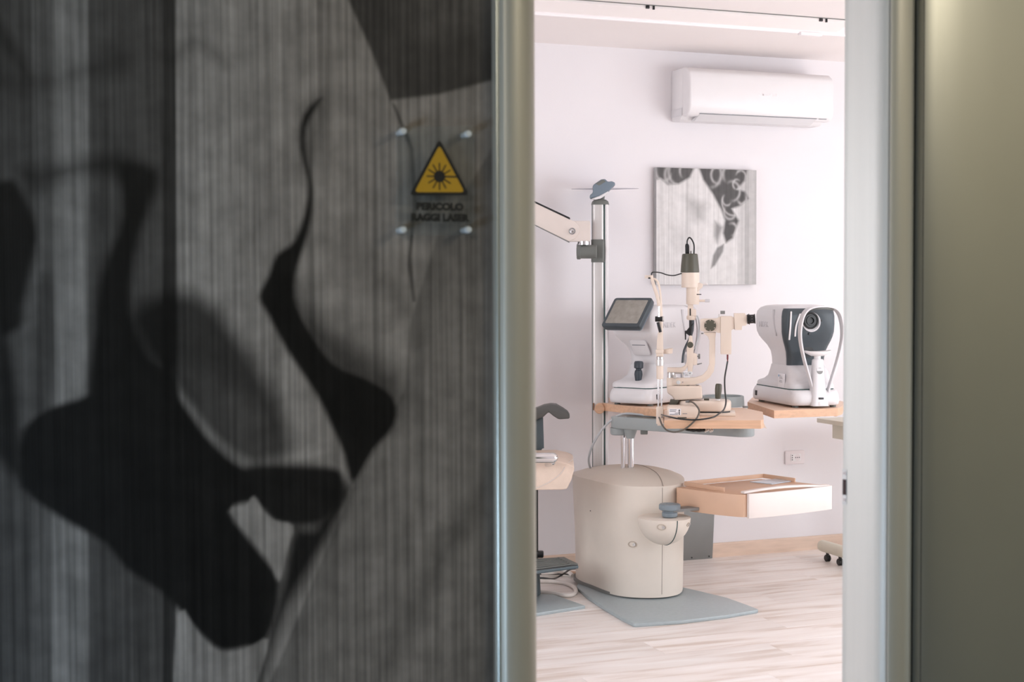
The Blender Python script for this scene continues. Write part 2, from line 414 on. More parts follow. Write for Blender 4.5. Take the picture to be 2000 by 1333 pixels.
while y < YB - .01:
    wd = min(PW, YB - y); x = XL - [0, .43, .86, .22, .65][row % 5]
    while x < XR:
        a, b = max(x, XL), min(x + PL, XR)
        if b - a > .03:
            key = (round(b - a, 3), round(wd, 3))
            if key not in meshes: meshes[key] = plank_mesh(b - a, wd)
            p = bpy.data.objects.new('plank', meshes[key]); C.objects.link(p); p.location = (a, y, 0); p.parent = fl
        x += PL
    y += wd; row += 1
bs = MB(); prof = [(0, 0), (-.012, 0), (-.012, .064), (-.008, .072), (0, .072)]
bs.rings([[(XL, YB + a, b) for a, b in prof], [(XR, YB + a, b) for a, b in prof]])
struct(bs.build('baseboard_back', M['skirting'], smooth=0))
# assumed glazed door in the right wall, out of view (daylight)
wn = bpy.data.objects.new('assumed_right_window', None); C.objects.link(wn); wn.location = (XR + .05, 3.8, 0); struct(wn)
fm = MB()
for a, b in (((-.03, -1.05, 0), (.03, -.98, 2.15)), ((-.03, .98, 0), (.03, 1.05, 2.15)), ((-.03, -.03, 0), (.03, .03, 2.15)), ((-.03, -.98, 2.08), (.03, .98, 2.15)), ((-.03, -.98, 0), (.03, .98, .07))):
    fm.box(a, b)
fm.build('window_frame', M['white'], wn)
for a, b in ((-.98, -.03), (.03, .98)):
    MB().box((-.004, a, .07), (.004, b, 2.08)).build('window_pane', M['glass'], wn, smooth=0)

wn = bpy.data.objects.new('added_front_window', None); C.objects.link(wn); wn.location = (4.7, 2.51, .8); struct(wn)  # unseen front window, added to carry the fill light
fm = MB()
for a, b in (((-.9, -.03, 0), (-.84, .03, 1.3)), ((.84, -.03, 0), (.9, .03, 1.3)), ((-.03, -.03, 0), (.03, .03, 1.3)), ((-.84, -.03, 0), (.84, .03, .06)), ((-.84, -.03, 1.24), (.84, .03, 1.3))):
    fm.box(a, b)
fm.build('window_frame', M['white'], wn)
for a, b in ((-.84, -.03), (.03, .84)):
    MB().box((a, -.004, .06), (b, .004, 1.24)).build('window_pane', M['glass'], wn, smooth=0)

wn = bpy.data.objects.new('added_left_window', None); C.objects.link(wn); wn.location = (XL - .05, 4.1, .65); struct(wn)  # unseen left window, added to carry the fill light
fm = MB()
for a, b in (((-.03, -.95, 0), (.03, -.89, 1.4)), ((-.03, .89, 0), (.03, .95, 1.4)), ((-.03, -.03, 0), (.03, .03, 1.4)), ((-.03, -.89, 0), (.03, .89, .06)), ((-.03, -.89, 1.34), (.03, .89, 1.4))):
    fm.box(a, b)
fm.build('window_frame', M['white'], wn)
for a, b in ((-.89, -.03), (.03, .89)):
    MB().box((-.004, a, .06), (.004, b, 1.34)).build('window_pane', M['glass'], wn, smooth=0)

# ------------------------------------------------------------------ flat prints
def soft(X, Y, poly, blur):
    """1 inside the outline, 0 outside, with a soft border"""
    n = len(poly); dmin = np.full(X.shape, 1e9); ins = np.zeros(X.shape, bool)
    for i in range(n):
        x0, y0 = poly[i]; x1, y1 = poly[(i + 1) % n]
        dx, dy = x1 - x0, y1 - y0; t = np.clip(((X - x0) * dx + (Y - y0) * dy) / (dx * dx + dy * dy + 1e-9), 0, 1)
        dmin = np.minimum(dmin, np.hypot(X - x0 - t * dx, Y - y0 - t * dy))
        c = ((y0 > Y) != (y1 > Y)) & (X < (x1 - x0) * (Y - y0) / ((y1 - y0) if y1 != y0 else 1e-9) + x0)
        ins ^= c
    s_ = np.where(ins, dmin, -dmin); t = np.clip(s_ / (2 * blur) + 0.5, 0, 1)
    return t * t * (3 - 2 * t)
def printed_sheet(name, x0, x1, z0, z1, yfront, thick, nx, nz, ink, m, parent):
    """a sheet with a finely divided front that carries the print, and a plain back"""
    xs = np.linspace(x0, x1, nx); zs = np.linspace(z0, z1, nz); GX, GZ = np.meshgrid(xs, zs)
    V = np.stack([GX.ravel(), np.full(GX.size, yfront), GZ.ravel()], 1)
    col = ink(V)
    idx = np.arange(nx * nz).reshape(nz, nx)
    Fq = np.stack([idx[:-1, :-1].ravel(), idx[:-1, 1:].ravel(), idx[1:, 1:].ravel(), idx[1:, :-1].ravel()], 1)
    edge = np.array([[x0, yfront, z0], [x1, yfront, z0], [x1, yfront, z1], [x0, yfront, z1],
                     [x0, yfront + thick, z0], [x1, yfront + thick, z0], [x1, yfront + thick, z1], [x0, yfront + thick, z1]])
    n0 = len(V); V2 = np.vstack([V, edge]); b = np.array([[4, 5, 1, 0], [5, 6, 2, 1], [6, 7, 3, 2], [7, 4, 0, 3], [7, 6, 5, 4]]) + n0
    me = bpy.data.meshes.new(name)
    me.from_pydata(V2.tolist(), [], np.vstack([Fq, b]).tolist())
    at = me.color_attributes.new('ink', 'FLOAT_COLOR', 'POINT')
    c4 = np.ones((len(V2), 4), np.float32); c4[:n0, :3] = col; c4[n0:, :3] = 0.45
    at.data.foreach_set('color', c4.ravel()); me.materials.append(m); me.update()
    o = bpy.data.objects.new(name, me); C.objects.link(o)
    if parent is not None: o.parent = parent
    return o

YD = 2.355
def door_ink(V):
    """abstract study of soft dark folds on striped weathered boards"""
    X, Y = project(V)
    def band(a, b, s=6): return np.clip((X - a) / s + .5, 0, 1) * np.clip((b - X) / s + .5, 0, 1)
    g = np.full(X.shape, .235)
    top = np.clip((900 - Y) / 200, 0, 1)
    g = g * (1 - .68 * band(-400, 62)) * (1 - .66 * band(172, 320, 8)) * (1 - .86 * band(318, 344, 5)) * (1 - .5 * band(60, 104, 8))
    g = np.where(X < 330, g * .82, g)
    g = g * (1 + .10 * np.exp(-((X - 480) / 90) ** 2))
    brown = np.clip((X - 560) / 400, 0, 1)
    g = g * (1 - .12 * brown)
    k = lambda poly, blur, val: g * (1 - soft(X, Y, poly, blur)) + val * soft(X, Y, poly, blur)
    # right hand wedge of darker board, light splinter, dark cap
    g = k([(1100, 60), (960, 292), (905, 380), (860, 440), (812, 596), (800, 640), (790, 760), (690, 950), (500, 1400), (1100, 1400)], 5, .135)
    g = g * (1 + .28 * soft(X, Y, [(800, 640), (930, 500), (960, 900), (900, 1350), (560, 1400), (700, 960)], 60))
    g = g * (1 - .35 * soft(X, Y, [(880, 1010), (1000, 860), (1000, 900), (800, 1250), (740, 1330), (770, 1230)], 30))
    g = g * (1 - .3 * soft(X, Y, [(690, 430), (740, 500), (800, 560), (806, 620), (770, 620), (700, 540), (640, 470)], 40))
    g = k([(640, -60), (680, 0), (726, 102), (762, 196), (860, 184), (980, 152), (1100, 100), (1100, -60)], 5, .05)
    g = g + soft(X, Y, [(760, -60), (1100, -60), (1100, 60), (800, 80)], 50) * .03
    g = k([(764, 200), (800, 290), (806, 400), (796, 520), (806, 590), (812, 590), (803, 500), (815, 400), (808, 290), (772, 205)], 3, .08)
    sh = lambda poly, blur, amt: g * (1 - amt * soft(X, Y, smooth2(poly, 3), blur))
    def k(poly, blur, val):
        a_ = soft(X, Y, smooth2(poly, 3), blur); return g * (1 - a_) + val * a_
    # upper left: soft folds
    g = sh([(-50, 100), (60, 150), (230, 95), (250, 130), (80, 180), (-50, 170)], 30, .4)
    g = sh([(330, 110), (380, 70), (450, 120), (440, 140), (385, 90), (340, 130)], 14, .3)
    g = k([(-20, 20), (30, 80), (60, 150), (45, 150), (-20, 60)], 14, .03)
    g = sh([(40, 330), (140, 318), (230, 296), (305, 335), (300, 390), (250, 350), (140, 345), (70, 380)], 24, .6)
    g = k([(232, 320), (300, 335), (296, 390), (266, 490), (256, 610), (296, 710), (340, 790), (180, 800), (186, 640), (196, 540), (240, 420)], 15, .009)
    g = k([(-80, 410), (10, 352), (40, 372), (70, 440), (70, 500), (52, 580), (40, 640), (-80, 660)], 12, .010)
    g = k([(-80, 560), (2, 650), (30, 740), (46, 900), (40, 950), (-80, 760)], 18, .016)
    g = g + .05 * soft(X, Y, [(44, 600), (70, 480), (80, 560), (66, 700), (60, 830), (44, 830)], 14)
    g = sh([(70, 560), (104, 560), (108, 760), (66, 800)], 16, .45)
    # the great dark mass and its lower lobe
    g = k([(44, 850), (90, 800), (180, 768), (250, 700), (330, 730), (352, 780), (420, 870), (480, 915), (560, 920), (640, 915), (668, 930), (664, 990), (560, 1025), (500, 985), (450, 1000), (500, 1068), (546, 1140),
           (522, 1250), (480, 1266), (430, 1272), (390, 1240), (350, 1196), (318, 1160), (245, 1110), (205, 1062), (118, 1012), (44, 950)], 10, .009)
    # mid-toned ridge running down to the right
    g = sh([(258, 610), (330, 572), (400, 584), (460, 650), (520, 740), (566, 840), (560, 890), (470, 912), (400, 850), (330, 750), (280, 690)], 30, .86)
    g = g + .026 * soft(X, Y, [(350, 720), (420, 730), (520, 800), (600, 880), (480, 900), (420, 850)], 34)
    g = g + .05 * soft(X, Y, [(352, 770), (420, 850), (500, 905), (640, 880), (560, 915), (480, 910), (400, 850)], 12)
    g = k([(480, 915), (570, 905), (650, 920), (672, 960), (630, 1024), (560, 1025), (520, 1005)], 16, .012)
    # the deep crease
    g = k([(628, 192), (598, 250), (600, 310), (608, 346), (612, 390), (604, 450), (582, 520), (576, 580), (600, 640), (650, 712), (716, 742), (768, 778), (770, 830), (730, 880), (690, 944), (672, 890), (655, 850),
           (620, 775), (560, 684), (526, 620), (506, 580), (524, 540), (540, 498), (575, 470), (598, 400), (600, 350), (586, 290), (592, 225)], 8, .010)
    g = sh([(560, 560), (610, 600), (700, 680), (780, 730), (776, 800), (700, 840), (620, 740)], 40, .75)
    g = sh([(596, 200), (640, 190), (620, 300), (600, 330)], 20, .4)
    g = k([(664, 955), (688, 955), (640, 1060), (560, 1200), (512, 1340), (500, 1340), (520, 1250), (546, 1140), (572, 1026), (610, 1030)], 22, .014)
    # pale slip between the lobes
    g = k([(450, 1000), (478, 990), (496, 970), (516, 1000), (540, 1018), (572, 1028), (560, 1080), (545, 1136), (520, 1085)], 4, .24)
    g = k([(350, 1196), (390, 1240), (430, 1274), (480, 1268), (524, 1250), (500, 1340), (480, 1400), (350, 1400)], 4, .24)
    g = np.clip(g, .008, .6)
    warm = np.stack([g * 1.06, g * .925, g * .83], 1); cool = np.stack([g * 1.0, g * .95, g * .92], 1)
    t = np.clip((X - 150) / 500, 0, 1)[:, None]
    return cool * (1 - t) + warm * t

# ------------------------------------------------------------------ sliding door leaf with the printed sheet
XE = on(1043.5, 570, 1, 2.366).x; XS = on(968, 570, 1, 2.34).x
dr = bpy.data.objects.new('door_1', None); C.objects.link(dr); struct(dr, 'sliding door leaf with a dark abstract print on ribbed sheet')
printed_sheet('printed_sheet', -.22, XS + .002, .03, 2.12, YD, .016, 420, 640, door_ink, M['door_print'], dr)
st = [(XS, 2.37), (XS, 2.343), (XS + .006, 2.338), (XS + .010, 2.331), (XS + .016, 2.327), (XS + .026, 2.3255), (XS + .040, 2.3275), (XS + .054, 2.333), (XE - .010, 2.343), (XE - .003, 2.353), (XE, 2.364), (XE, 2.392), (XE - .012, 2.398), (XS, 2.398)]
MB().cyl((XS + .004, 2.3395, .01), (XS + .004, 2.3395, 2.14), .0042, n=16).build('stile_bead', M['bead'], dr)
MB().slab(st, .01, 2.14).build('door_stile', M['alu'], dr, smooth=50)
MB().box((-.29, 2.335, .01), (-.22, 2.395, 2.14), bev=.008).build('door_stile', M['alu'], dr)
MB().box((-.22, 2.34, .01), (XS, 2.39, .07), bev=.005).build('door_rail', M['alu'], dr)
MB().box((-.22, 2.34, 2.08), (XS, 2.39, 2.14), bev=.005).build('door_rail', M['alu'], dr)

# laser warning sign on four standoffs
YS = 2.330
sp = lambda px, py, yy=YS: (lambda q: (q.x, q.z))(on(px, py, 1, yy))
so = on(852, 352, 1, YS)
sg = thing('warning_sign', 'clear plate with yellow laser warning triangle and black lettering on the printed door', 'sign', loc=(so.x, YS, so.z))
def sl(px, py, yy=YS): q = on(px, py, 1, yy); return (q.x - so.x, q.z - so.z)
MB().ext([sl(775, 247), sl(926, 247), sl(926, 460), sl(775, 460)], 0, .004, bev=.0008).build('plate', M['acrylic'], sg)
for px, py in ((786, 257), (913, 262), (786, 449), (913, 449)):
    u, z = sl(px, py); b = MB()
    b.lathe((u, .024, z), (0, -1, 0), [(.0052, 0), (.0052, .018), (.0062, .018), (.0062, .03), (.0048, .0325), (0, .033)], 16)
    b.build('standoff', M['standoff'], sg)
def tri(k):
    A, B, D = (sl(858, 271), sl(799, 382), sl(917, 382)); cx = (A[0] + B[0] + D[0]) / 3; cz = (A[1] + B[1] + D[1]) / 3
    pts = [(cx + (p[0] - cx) * k, cz + (p[1] - cz) * k) for p in (A, B, D)]; o = []
    for i in range(3):
        p, q, r = pts[i - 1], pts[i], pts[(i + 1) % 3]; rad = .07
        a = Vector(q).lerp(Vector(p), rad); c = Vector(q).lerp(Vector(r), rad)
        for t in (0, .5, 1): o.append(tuple((1 - t) ** 2 * a + 2 * t * (1 - t) * Vector(q) + t * t * c))
    return o
MB().ext(tri(1.0), -.0006, 0).build('triangle_border', M['print_black'], sg)
MB().ext(tri(.83), -.0010, -.0006).build('triangle_field', M['yellow'], sg)
cu, cz = sl(858, 345); rr0 = abs(sl(869, 345)[0] - cu); b = MB()
b.ext([(cu + rr0 * math.cos(a * PI / 12), cz + rr0 * math.sin(a * PI / 12)) for a in range(24)], -.0014, -.0010)
for k in range(12):
    a = k * PI / 6; L0, L1 = rr0 * .9, rr0 * (2.3 if k else 3.1); hw = rr0 * (.11 if k else .14)
    ca, sa = math.cos(a), math.sin(a)
    b.ext([(cu + r_ * ca - s_ * sa, cz + r_ * sa + s_ * ca) for r_, s_ in ((L0, -hw), (L1, -hw), (L1, hw), (L0, hw))], -.0014, -.0010)
b.build('laser_sunburst', M['print_black'], sg, smooth=0)
wpx = abs(sl(905, 405)[0] - sl(813, 405)[0])
for body, py, wid in (('PERICOLO', 404.5, (813, 905)), ('RAGGI LASER', 426, (802, 916))):
    u, z = sl(sum(wid) / 2, py); o = text('lettering', body, .0163, M['print_black'], plane_m((u, -.0008, z), (1, 0, 0), (0, 0, 1)), sg, bold=.0011)
    xs = [v.co.x for v in o.data.vertices]; tw = max(xs) - min(xs); want = abs(sl(wid[1], py)[0] - sl(wid[0], py)[0])
    for v in o.data.vertices: v.co.x = u + (v.co.x - u) * want / tw

# ------------------------------------------------------------------ right jamb and the panel beside it
jm = bpy.data.objects.new('trim_1', None); C.objects.link(jm); struct(jm, 'pale aluminium door jamb with a dark lock slot')
def jx(px, yy): return on(px, 570, 1, yy).x
P = [(jx(1648, 2.455), 2.455), (jx(1655, 2.447), 2.447), (jx(1657, 2.444), 2.444), (jx(1680, 2.409), 2.409), (jx(1695, 2.386), 2.386), (jx(1707, 2.369), 2.369), (jx(1717, 2.357), 2.357), (jx(1726, 2.3485), 2.3485), (jx(1733, 2.344), 2.344), (jx(1737, 2.3435), 2.3435),
     (1.80, 2.339), (1.80, 2.458), (jx(1648, 2.455) + .004, 2.458)]
MB().slab(P, .0, 2.12).build('jamb_post', M['alu_light'], jm, smooth=30)
P2 = [(jx(1739, 2.335), 2.3385), (jx(1740, 2.33), 2.333), (jx(1746, 2.328), 2.3285), (jx(1760, 2.326), 2.3265), (jx(1778, 2.326), 2.328), (jx(1786, 2.327), 2.331), (jx(1788, 2.33), 2.338)]
MB().slab(P2, .0, 2.12).build('jamb_cover_strip', M['alu'], jm, smooth=50)
MB().box((jx(1787, 2.333), 2.309, 0), (jx(1803, 2.305) + .003, 2.3388, 2.12)).build('rubber_seal', M['rubber'], jm, smooth=0)
# strike plate on the narrow inner edge
sx = jx(1651.5, 2.451); xa, ya = jx(1648, 2.455), 2.455; xb, yb = jx(1655.5, 2.4465), 2.4465
nrm = Vector((-(ya - yb), -(xb - xa), 0)).normalized(); mid = Vector(((xa + xb) / 2, (ya + yb) / 2, 0)); ed = Vector((xb - xa, yb - ya, 0)).normalized()
zs_ = lambda py: on(1650, py, 1, 2.45).z
def onedge(z0, z1, hw, t0, t1, name, m):
    b = MB(); pl = [mid + ed * a * hw + nrm * t for a, t in ((-1, t0), (1, t0), (1, t1), (-1, t1))]
    b.slab([(p.x, p.y) for p in pl], z0, z1); return b.build(name, m, jm, smooth=0)
onedge(zs_(986), zs_(917), .0052, 0, .0012, 'strike_plate', M['steel'])
onedge(zs_(967), zs_(937), .0042, .0004, .0018, 'lock_slot', M['slot'])
for py in (925, 977): onedge(zs_(py + 3), zs_(py - 3), .003, .0005, .002, 'screw', M['chrome'])
pn = bpy.data.objects.new('door_2', None); C.objects.link(pn); struct(pn, 'satin metal panel filling the right edge of the doorway')
x0 = jx(1803, 2.305)
prof = [(x0 + .001, 2.334), (x0 + .001, 2.310), (x0 + .010, 2.3065), (x0 + .03, 2.303), (x0 + .09, 2.301), (x0 + .17, 2.303), (x0 + .30, 2.308), (x0 + .8, 2.31), (x0 + .8, 2.334)]
MB().slab(prof, .0, 2.12).build('door_sheet', M['panel'], pn, smooth=60)

# ------------------------------------------------------------------ ceiling track
ZT = ZC
tr = thing('ceiling_track', 'long white ceiling track running parallel to the back wall above the air conditioner', 'rail', loc=(3.0, 5.47, ZT))
yl = 5.46
b = MB(); pf = [(-.10, 0), (-.10, -.012), (.0, -.040), (.0, 0)]
b.rings([[(x, a, c) for a, c in pf] for x in (-2.0, .61)]); b.build('track_housing', M['ceiling'], tr, smooth=0)
b = MB(); pf = [(0, -.012), (-.004, -.044), (.002, -.052), (.012, -.052), (.016, -.046), (.014, -.012)]
b.rings([[(x, a, c) for a, c in pf] for x in (-2.0, 1.4)]); b.build('track_lip', M['white_rail'], tr, smooth=40)
b = MB().box((.42, -.010, -.060), (.53, .018, -.046), bev=.003).build('end_clip', M['white_rail'], tr)
for x in (-.383, .454):
    b = MB(); b.box((x, -.106, -.016), (x + .016, -.096, -.002), bev=.002); b.cyl((x + .036, -.101, -.002), (x + .036, -.101, -.018), .005); b.build('track_bracket', M['black'], tr)
MB().box((-2.0, -.109, -.003), (1.4, -.101, -.0005)).build('shadow_gap_strip', M['platedark'], tr, smooth=0)  # solid dark strip standing in for the shade between track and ceiling

# ------------------------------------------------------------------ air conditioner
al = on(1311, 190, 1, YB); ar = on(1627, 190, 1, YB - .2)
zt = on(1311, 139, 1, YB).z; zb = on(1311, 239, 1, YB).z; H = zt - zb
ac = thing('air_conditioner', 'white split air conditioner high on the back wall below the ceiling', 'air conditioner', loc=(al.x, YB, zb))
W = ar.x - al.x
b = MB(); pf = [(-.001, 0), (-.001, H), (-.10, H), (-.125, H - .004), (-.125, .03), (-.09, 0)]
b.rings([[(x, a, c) for a, c in pf] for x in (0, W)], bev=.008); b.build('housing', M['white'], ac)
b = MB(); pf = [(-.12, H + .002), (-.165, H - .006), (-.197, H - .03), (-.205, H - .06), (-.205, .062), (-.196, .034), (-.176, .014), (-.12, .014)]
b.rings([[(x, a, c) for a, c in pf] for x in (-.004, W + .004)], bev=.01, seg=3); b.build('front_panel', M['white'], ac, smooth=45)
b = MB(); pf = [(-.180, .024), (-.188, .021), (-.130, -.006), (-.10, -.006), (-.10, .0)]
b.rings([[(x, a, c) for a, c in pf] for x in (.06, W - .09)]); b.build('air_flap', M['offwhite'], ac, smooth=0)
b = MB().box((.057, -.1905, .0232), (W - .087, -.182, .0248)).build('flap_gap', M['print_grey'], ac, smooth=0)
MB().box((W - .075, -.190, .022), (W - .03, -.178, .0245), bev=.001).build('status_window', M['print_grey'], ac)
MB().box((-.003, -.118, .02), (-.0005, -.006, .058), bev=.004).build('side_cover', M['offwhite'], ac)
lx = on(1484, 184, 1, YB - .205)
mk = MB(); q = lx; ux, uz_ = lx.x - al.x, lx.z - zb
for k in range(3):                              # small three-pointed mark beside the lettering
    a = PI / 2 + k * 2 * PI / 3; c_, s_ = math.cos(a) * .007, math.sin(a) * .007
    mk.ext([(ux, uz_), (ux + c_ * .6 - s_ * .3, uz_ + s_ * .6 + c_ * .3), (ux + c_ * 1.3, uz_ + s_ * 1.3), (ux + c_ * .6 + s_ * .3, uz_ + s_ * .6 - c_ * .3)], -.2062, -.2048)
mk.build('maker_mark', M['white_rail'], ac, smooth=0)
text('maker_lettering', 'MITSUBISHI', .017, M['white_rail'], plane_m((ux + .055, -.2055, uz_ - .001), (1, 0, 0), (0, 0, 1)), ac, bold=.0004)

# ------------------------------------------------------------------ canvas on the wall
ca = on(1282, 327, 1, YB - .035); cb = on(1477, 556, 1, YB - .035)
def canvas_ink(V):
    """abstract print: dark loose curls on a pale striped board"""
    s_ = (V[:, 0] - ca.x) / (cb.x - ca.x); t_ = (ca.z - V[:, 2]) / (ca.z - cb.z)
    X, Y = s_ * 200, t_ * 235
    g = np.full(X.shape, .66)
    g = g * (1 - .18 * np.clip((X - 160) / 5, 0, 1)) * (1 - .22 * np.clip((X - 175) / 4, 0, 1)) * (1 + .12 * np.clip((X - 183) / 3, 0, 1))
    g = g * (1 - .12 * np.exp(-((X - 62) / 4) ** 2))
    for poly, bl, val in (([(-5, -5), (76, -5), (66, 18), (44, 32), (22, 34), (8, 22), (-5, 26)], 4, .11),
                          ([(82, -5), (182, -5), (176, 22), (160, 40), (176, 44), (184, 58), (166, 74), (150, 80), (164, 104), (152, 140), (138, 150), (132, 130), (136, 104), (128, 82), (112, 52), (92, 22)], 4, .10),
                          ([(120, 160), (134, 152), (132, 168), (116, 196), (108, 202), (112, 176)], 3, .25),
                          ([(116, 106), (132, 118), (120, 150), (114, 136)], 6, .30),
                          ([(60, 60), (96, 72), (92, 104), (76, 104), (66, 84)], 16, .42),
                          ([(30, 120), (60, 130), (70, 170), (40, 160)], 24, .56)):
        k = soft(X, Y, poly, bl); g = g * (1 - k) + val * k
    for cx, cy, r_, wd in ((14, 8, 15, 3), (34, 14, 17, 3), (46, 8, 22, 3), (60, 6, 14, 2.5), (106, 10, 22, 3), (122, 12, 14, 2.5), (148, 10, 16, 3), (168, 14, 10, 2), (150, 44, 16, 2.5), (170, 58, 9, 2.5), (146, 86, 12, 2.5),
                           (150, 122, 10, 2.5), (140, 62, 9, 2), (152, 66, 22, 2), (160, 30, 8, 2)):   # lighter strands
        d = np.abs(np.hypot((X - cx), (Y - cy) * .8) - r_); arc = np.clip(np.cos(np.arctan2(Y - cy, X - cx) - .6 - cx) + .5, 0, 1)
        g = g + (.5 - g) * .65 * np.exp(-(d / wd) ** 2) * arc * (g < .4)
    g = np.clip(g, .08, .8)
    return np.stack([g * .99, g * .965, g * .955], 1)
cv = thing('wall_canvas', 'square greyscale abstract canvas with dark curls hanging on the back wall', 'picture', loc=(ca.x, YB, cb.z))
ws, hs = cb.x - ca.x, ca.z - cb.z
def canvas_local(V):
    W_ = V.copy(); W_[:, 0] += ca.x; W_[:, 2] += cb.z; return canvas_ink(W_)
printed_sheet('canvas', 0, ws, 0, hs, -.035, .03, 240, 280, canvas_local, M['canvas_print'], cv)
MB().box((.04, -.006, .04), (ws - .04, -.001, hs - .04)).build('hanging_frame', M['platedark'], cv, smooth=0)

# ------------------------------------------------------------------ wall socket
sa = on(1532, 908, 1, YB); sb = on(1570, 879.5, 1, YB)
sk = thing('wall_socket', 'pale wall socket plate with two outlets on the back wall', 'socket', loc=((sa.x + sb.x) / 2, YB, (sa.z + sb.z) / 2))
hw, hh = (sb.x - sa.x) / 2, (sb.z - sa.z) / 2
MB().ext(rr(-hw, hw, -hh, hh, .006), -.010, -.0005, bev=.003).build('socket_plate', M['socketgrey'], sk)
MB().ext(rr(-hw * .46, hw * .56, -hh * .55, hh * .55, .004), -.0125, -.009, bev=.001).build('socket_insert', M['white'], sk)
b = MB(); b.cyl((hw * .22, -.0126, 0), (hw * .22, -.0132, 0), .0175); b.build('round_outlet', M['socketgrey'], sk)
for u, z in ((-hw * .32, .011), (-hw * .32, 0), (-hw * .32, -.011), (hw * .02, 0), (hw * .2, 0), (hw * .38, 0)):
    MB().cyl((u, -.012, z), (u, -.0138, z), .0028, n=10).build('pin_hole', M['black'], sk)

# ------------------------------------------------------------------ grey steel plate standing against the skirting
pa = on(1328, 1100, 2, 0); pb = on(1399, 1094, 2, 0)
gp = thing('steel_plate', 'dark grey steel plate standing on the floor against the wooden baseboard', 'plate', loc=(pb.x, YB - .02, 0))
tw_ = on(1395, 1000, 1, YB - .02).x - pb.x
MB().ext([(-.34, 0), (0, 0), (tw_, .27), (-.34, .27)], -.006, 0, bev=.0012).build('sheet', M['platedark'], gp)
for u in (-.02, -.118, -.32): MB().cyl((u, -.006, .012), (u, -.009, .012), .004, n=12).build('screw', M['black'], gp)

# ================================================================== the ophthalmic unit: base, cabinet, column, lamp, arms, tables, writing tray
TZ = 0.83
fu = Frame(1228, 6.42)
un = thing('ophthalmic_unit', 'cream examination unit with cabinet, aluminium column, wooden table wings and swing-out tray', 'medical unit', fu)
pl = fu.uv([(1126, 1146), (1150, 1167), (1180, 1187), (1214, 1207), (1237, 1218.5), (1241, 1219), (1330, 1213), (1420, 1202), (1478, 1192), (1481, 1190.5), (1459, 1182), (1420, 1168), (1362, 1154), (1300, 1140)], .015)
pl += [(.05, .42), (-.22, .36)]
MB().slab(pl, 0, .015, bev=.003).build('base_plate', M['basegrey'], un)
fp0 = [(-.25, .12), (-.226, .015), (-.168, -.085), (-.09, -.22), (-.02, -.285), (.07, -.306), (.16, -.285), (.222, -.215), (.243, -.10), (.24, .06), (.21, .18), (.13, .28), (0, .33), (-.13, .31), (-.22, .23)]
fp = smooth2(fp0, 5)
MB().slab([(u * .94 - .022, v * .94 + .012) for u, v in fp], .0155, .03).build('plinth', M['platedark'], un)
ctr = (0.0, .03)
def ringp(k, z, dx=0.0): return [(ctr[0] + (u - ctr[0]) * k + dx, ctr[1] + (v - ctr[1]) * k, z) for u, v in fp]
cb_ = MB(); cb_.rings([ringp(.985, .022), ringp(.985, .03), ringp(1.0, .25), ringp(1.03, .503, -.004), ringp(1.028, .508, -.004), ringp(.86, .524), ringp(.62, .540), ringp(.36, .551), ringp(.12, .556)])
cab = cb_.build('cabinet', M['cream_dark'], un, smooth=28)
i0 = min((i for i in range(len(fp)) if fp[i][1] < 0), key=lambda i: abs(fp[i][0] - .150))
sm = [Vector(ringp(k, z, dx)[i0]) for k, z, dx in ((.985, .036, 0), (1.0, .25, 0), (1.03, .503, -.004))]
def dome_z(u, v):
    a = math.atan2(v - ctr[1], u - ctr[0]); r = math.hypot(u - ctr[0], v - ctr[1])
    o = min(fp, key=lambda p: abs((math.atan2(p[1] - ctr[1], p[0] - ctr[0]) - a + PI) % (2 * PI) - PI)); kk = r / math.hypot(o[0] - ctr[0], o[1] - ctr[1])
    return float(np.interp(-kk, [-1.028, -.86, -.62, -.36, -.12, 0], [.508, .524, .540, .551, .556, .556]))
q0 = Vector(ringp(1.024, .508)[i0]); dome = []
for i in range(8):
    t_ = i / 7; u_, v_ = q0.x + (.015 - q0.x) * t_ + .03 * math.sin(PI * t_), q0.y + (.16 - q0.y) * t_; dome.append(Vector((u_, v_, dome_z(u_, v_) + .0006)))
b = MB(); b.tube(sm, .0011, 6, 2); b.tube(dome, .0010, 6, 4); b.build('panel_seam', M['gap'], cab)
# half-bowl bracket on the cabinet and its knob
bc = fu.pd(1297, 1010, 6.06); bc = Vector((bc.x, bc.y, .392)); br = .113
b = MB(); b.lathe(bc, (0, 0, -1), [(0, .002), (br * .9, .0), (br, .004)] + [(br * math.cos(a), .004 + .118 * math.sin(a)) for a in [PI / 2 * k / 10 for k in range(1, 10)]] + [(0, .122)], 40)
bowl = b.build('bowl_bracket', M['cream_dark'], un, smooth=40)
b = MB(); a0 = math.radians(-62)
b.tube([(bc.x + (br + .0004) * math.cos(a0) * math.cos(t), bc.y + (br + .0004) * math.sin(a0) * math.cos(t), bc.z - .004 - .118 * math.sin(t)) for t in [PI / 2 * k / 8 for k in range(9)]], .0022, 6, 2)
b.build('bowl_seam', M['seam'], bowl)
def on_bowl(az, t): return Vector((bc.x + br * math.cos(az) * math.cos(t), bc.y + br * math.sin(az) * math.cos(t), bc.z - .004 - .118 * math.sin(t)))
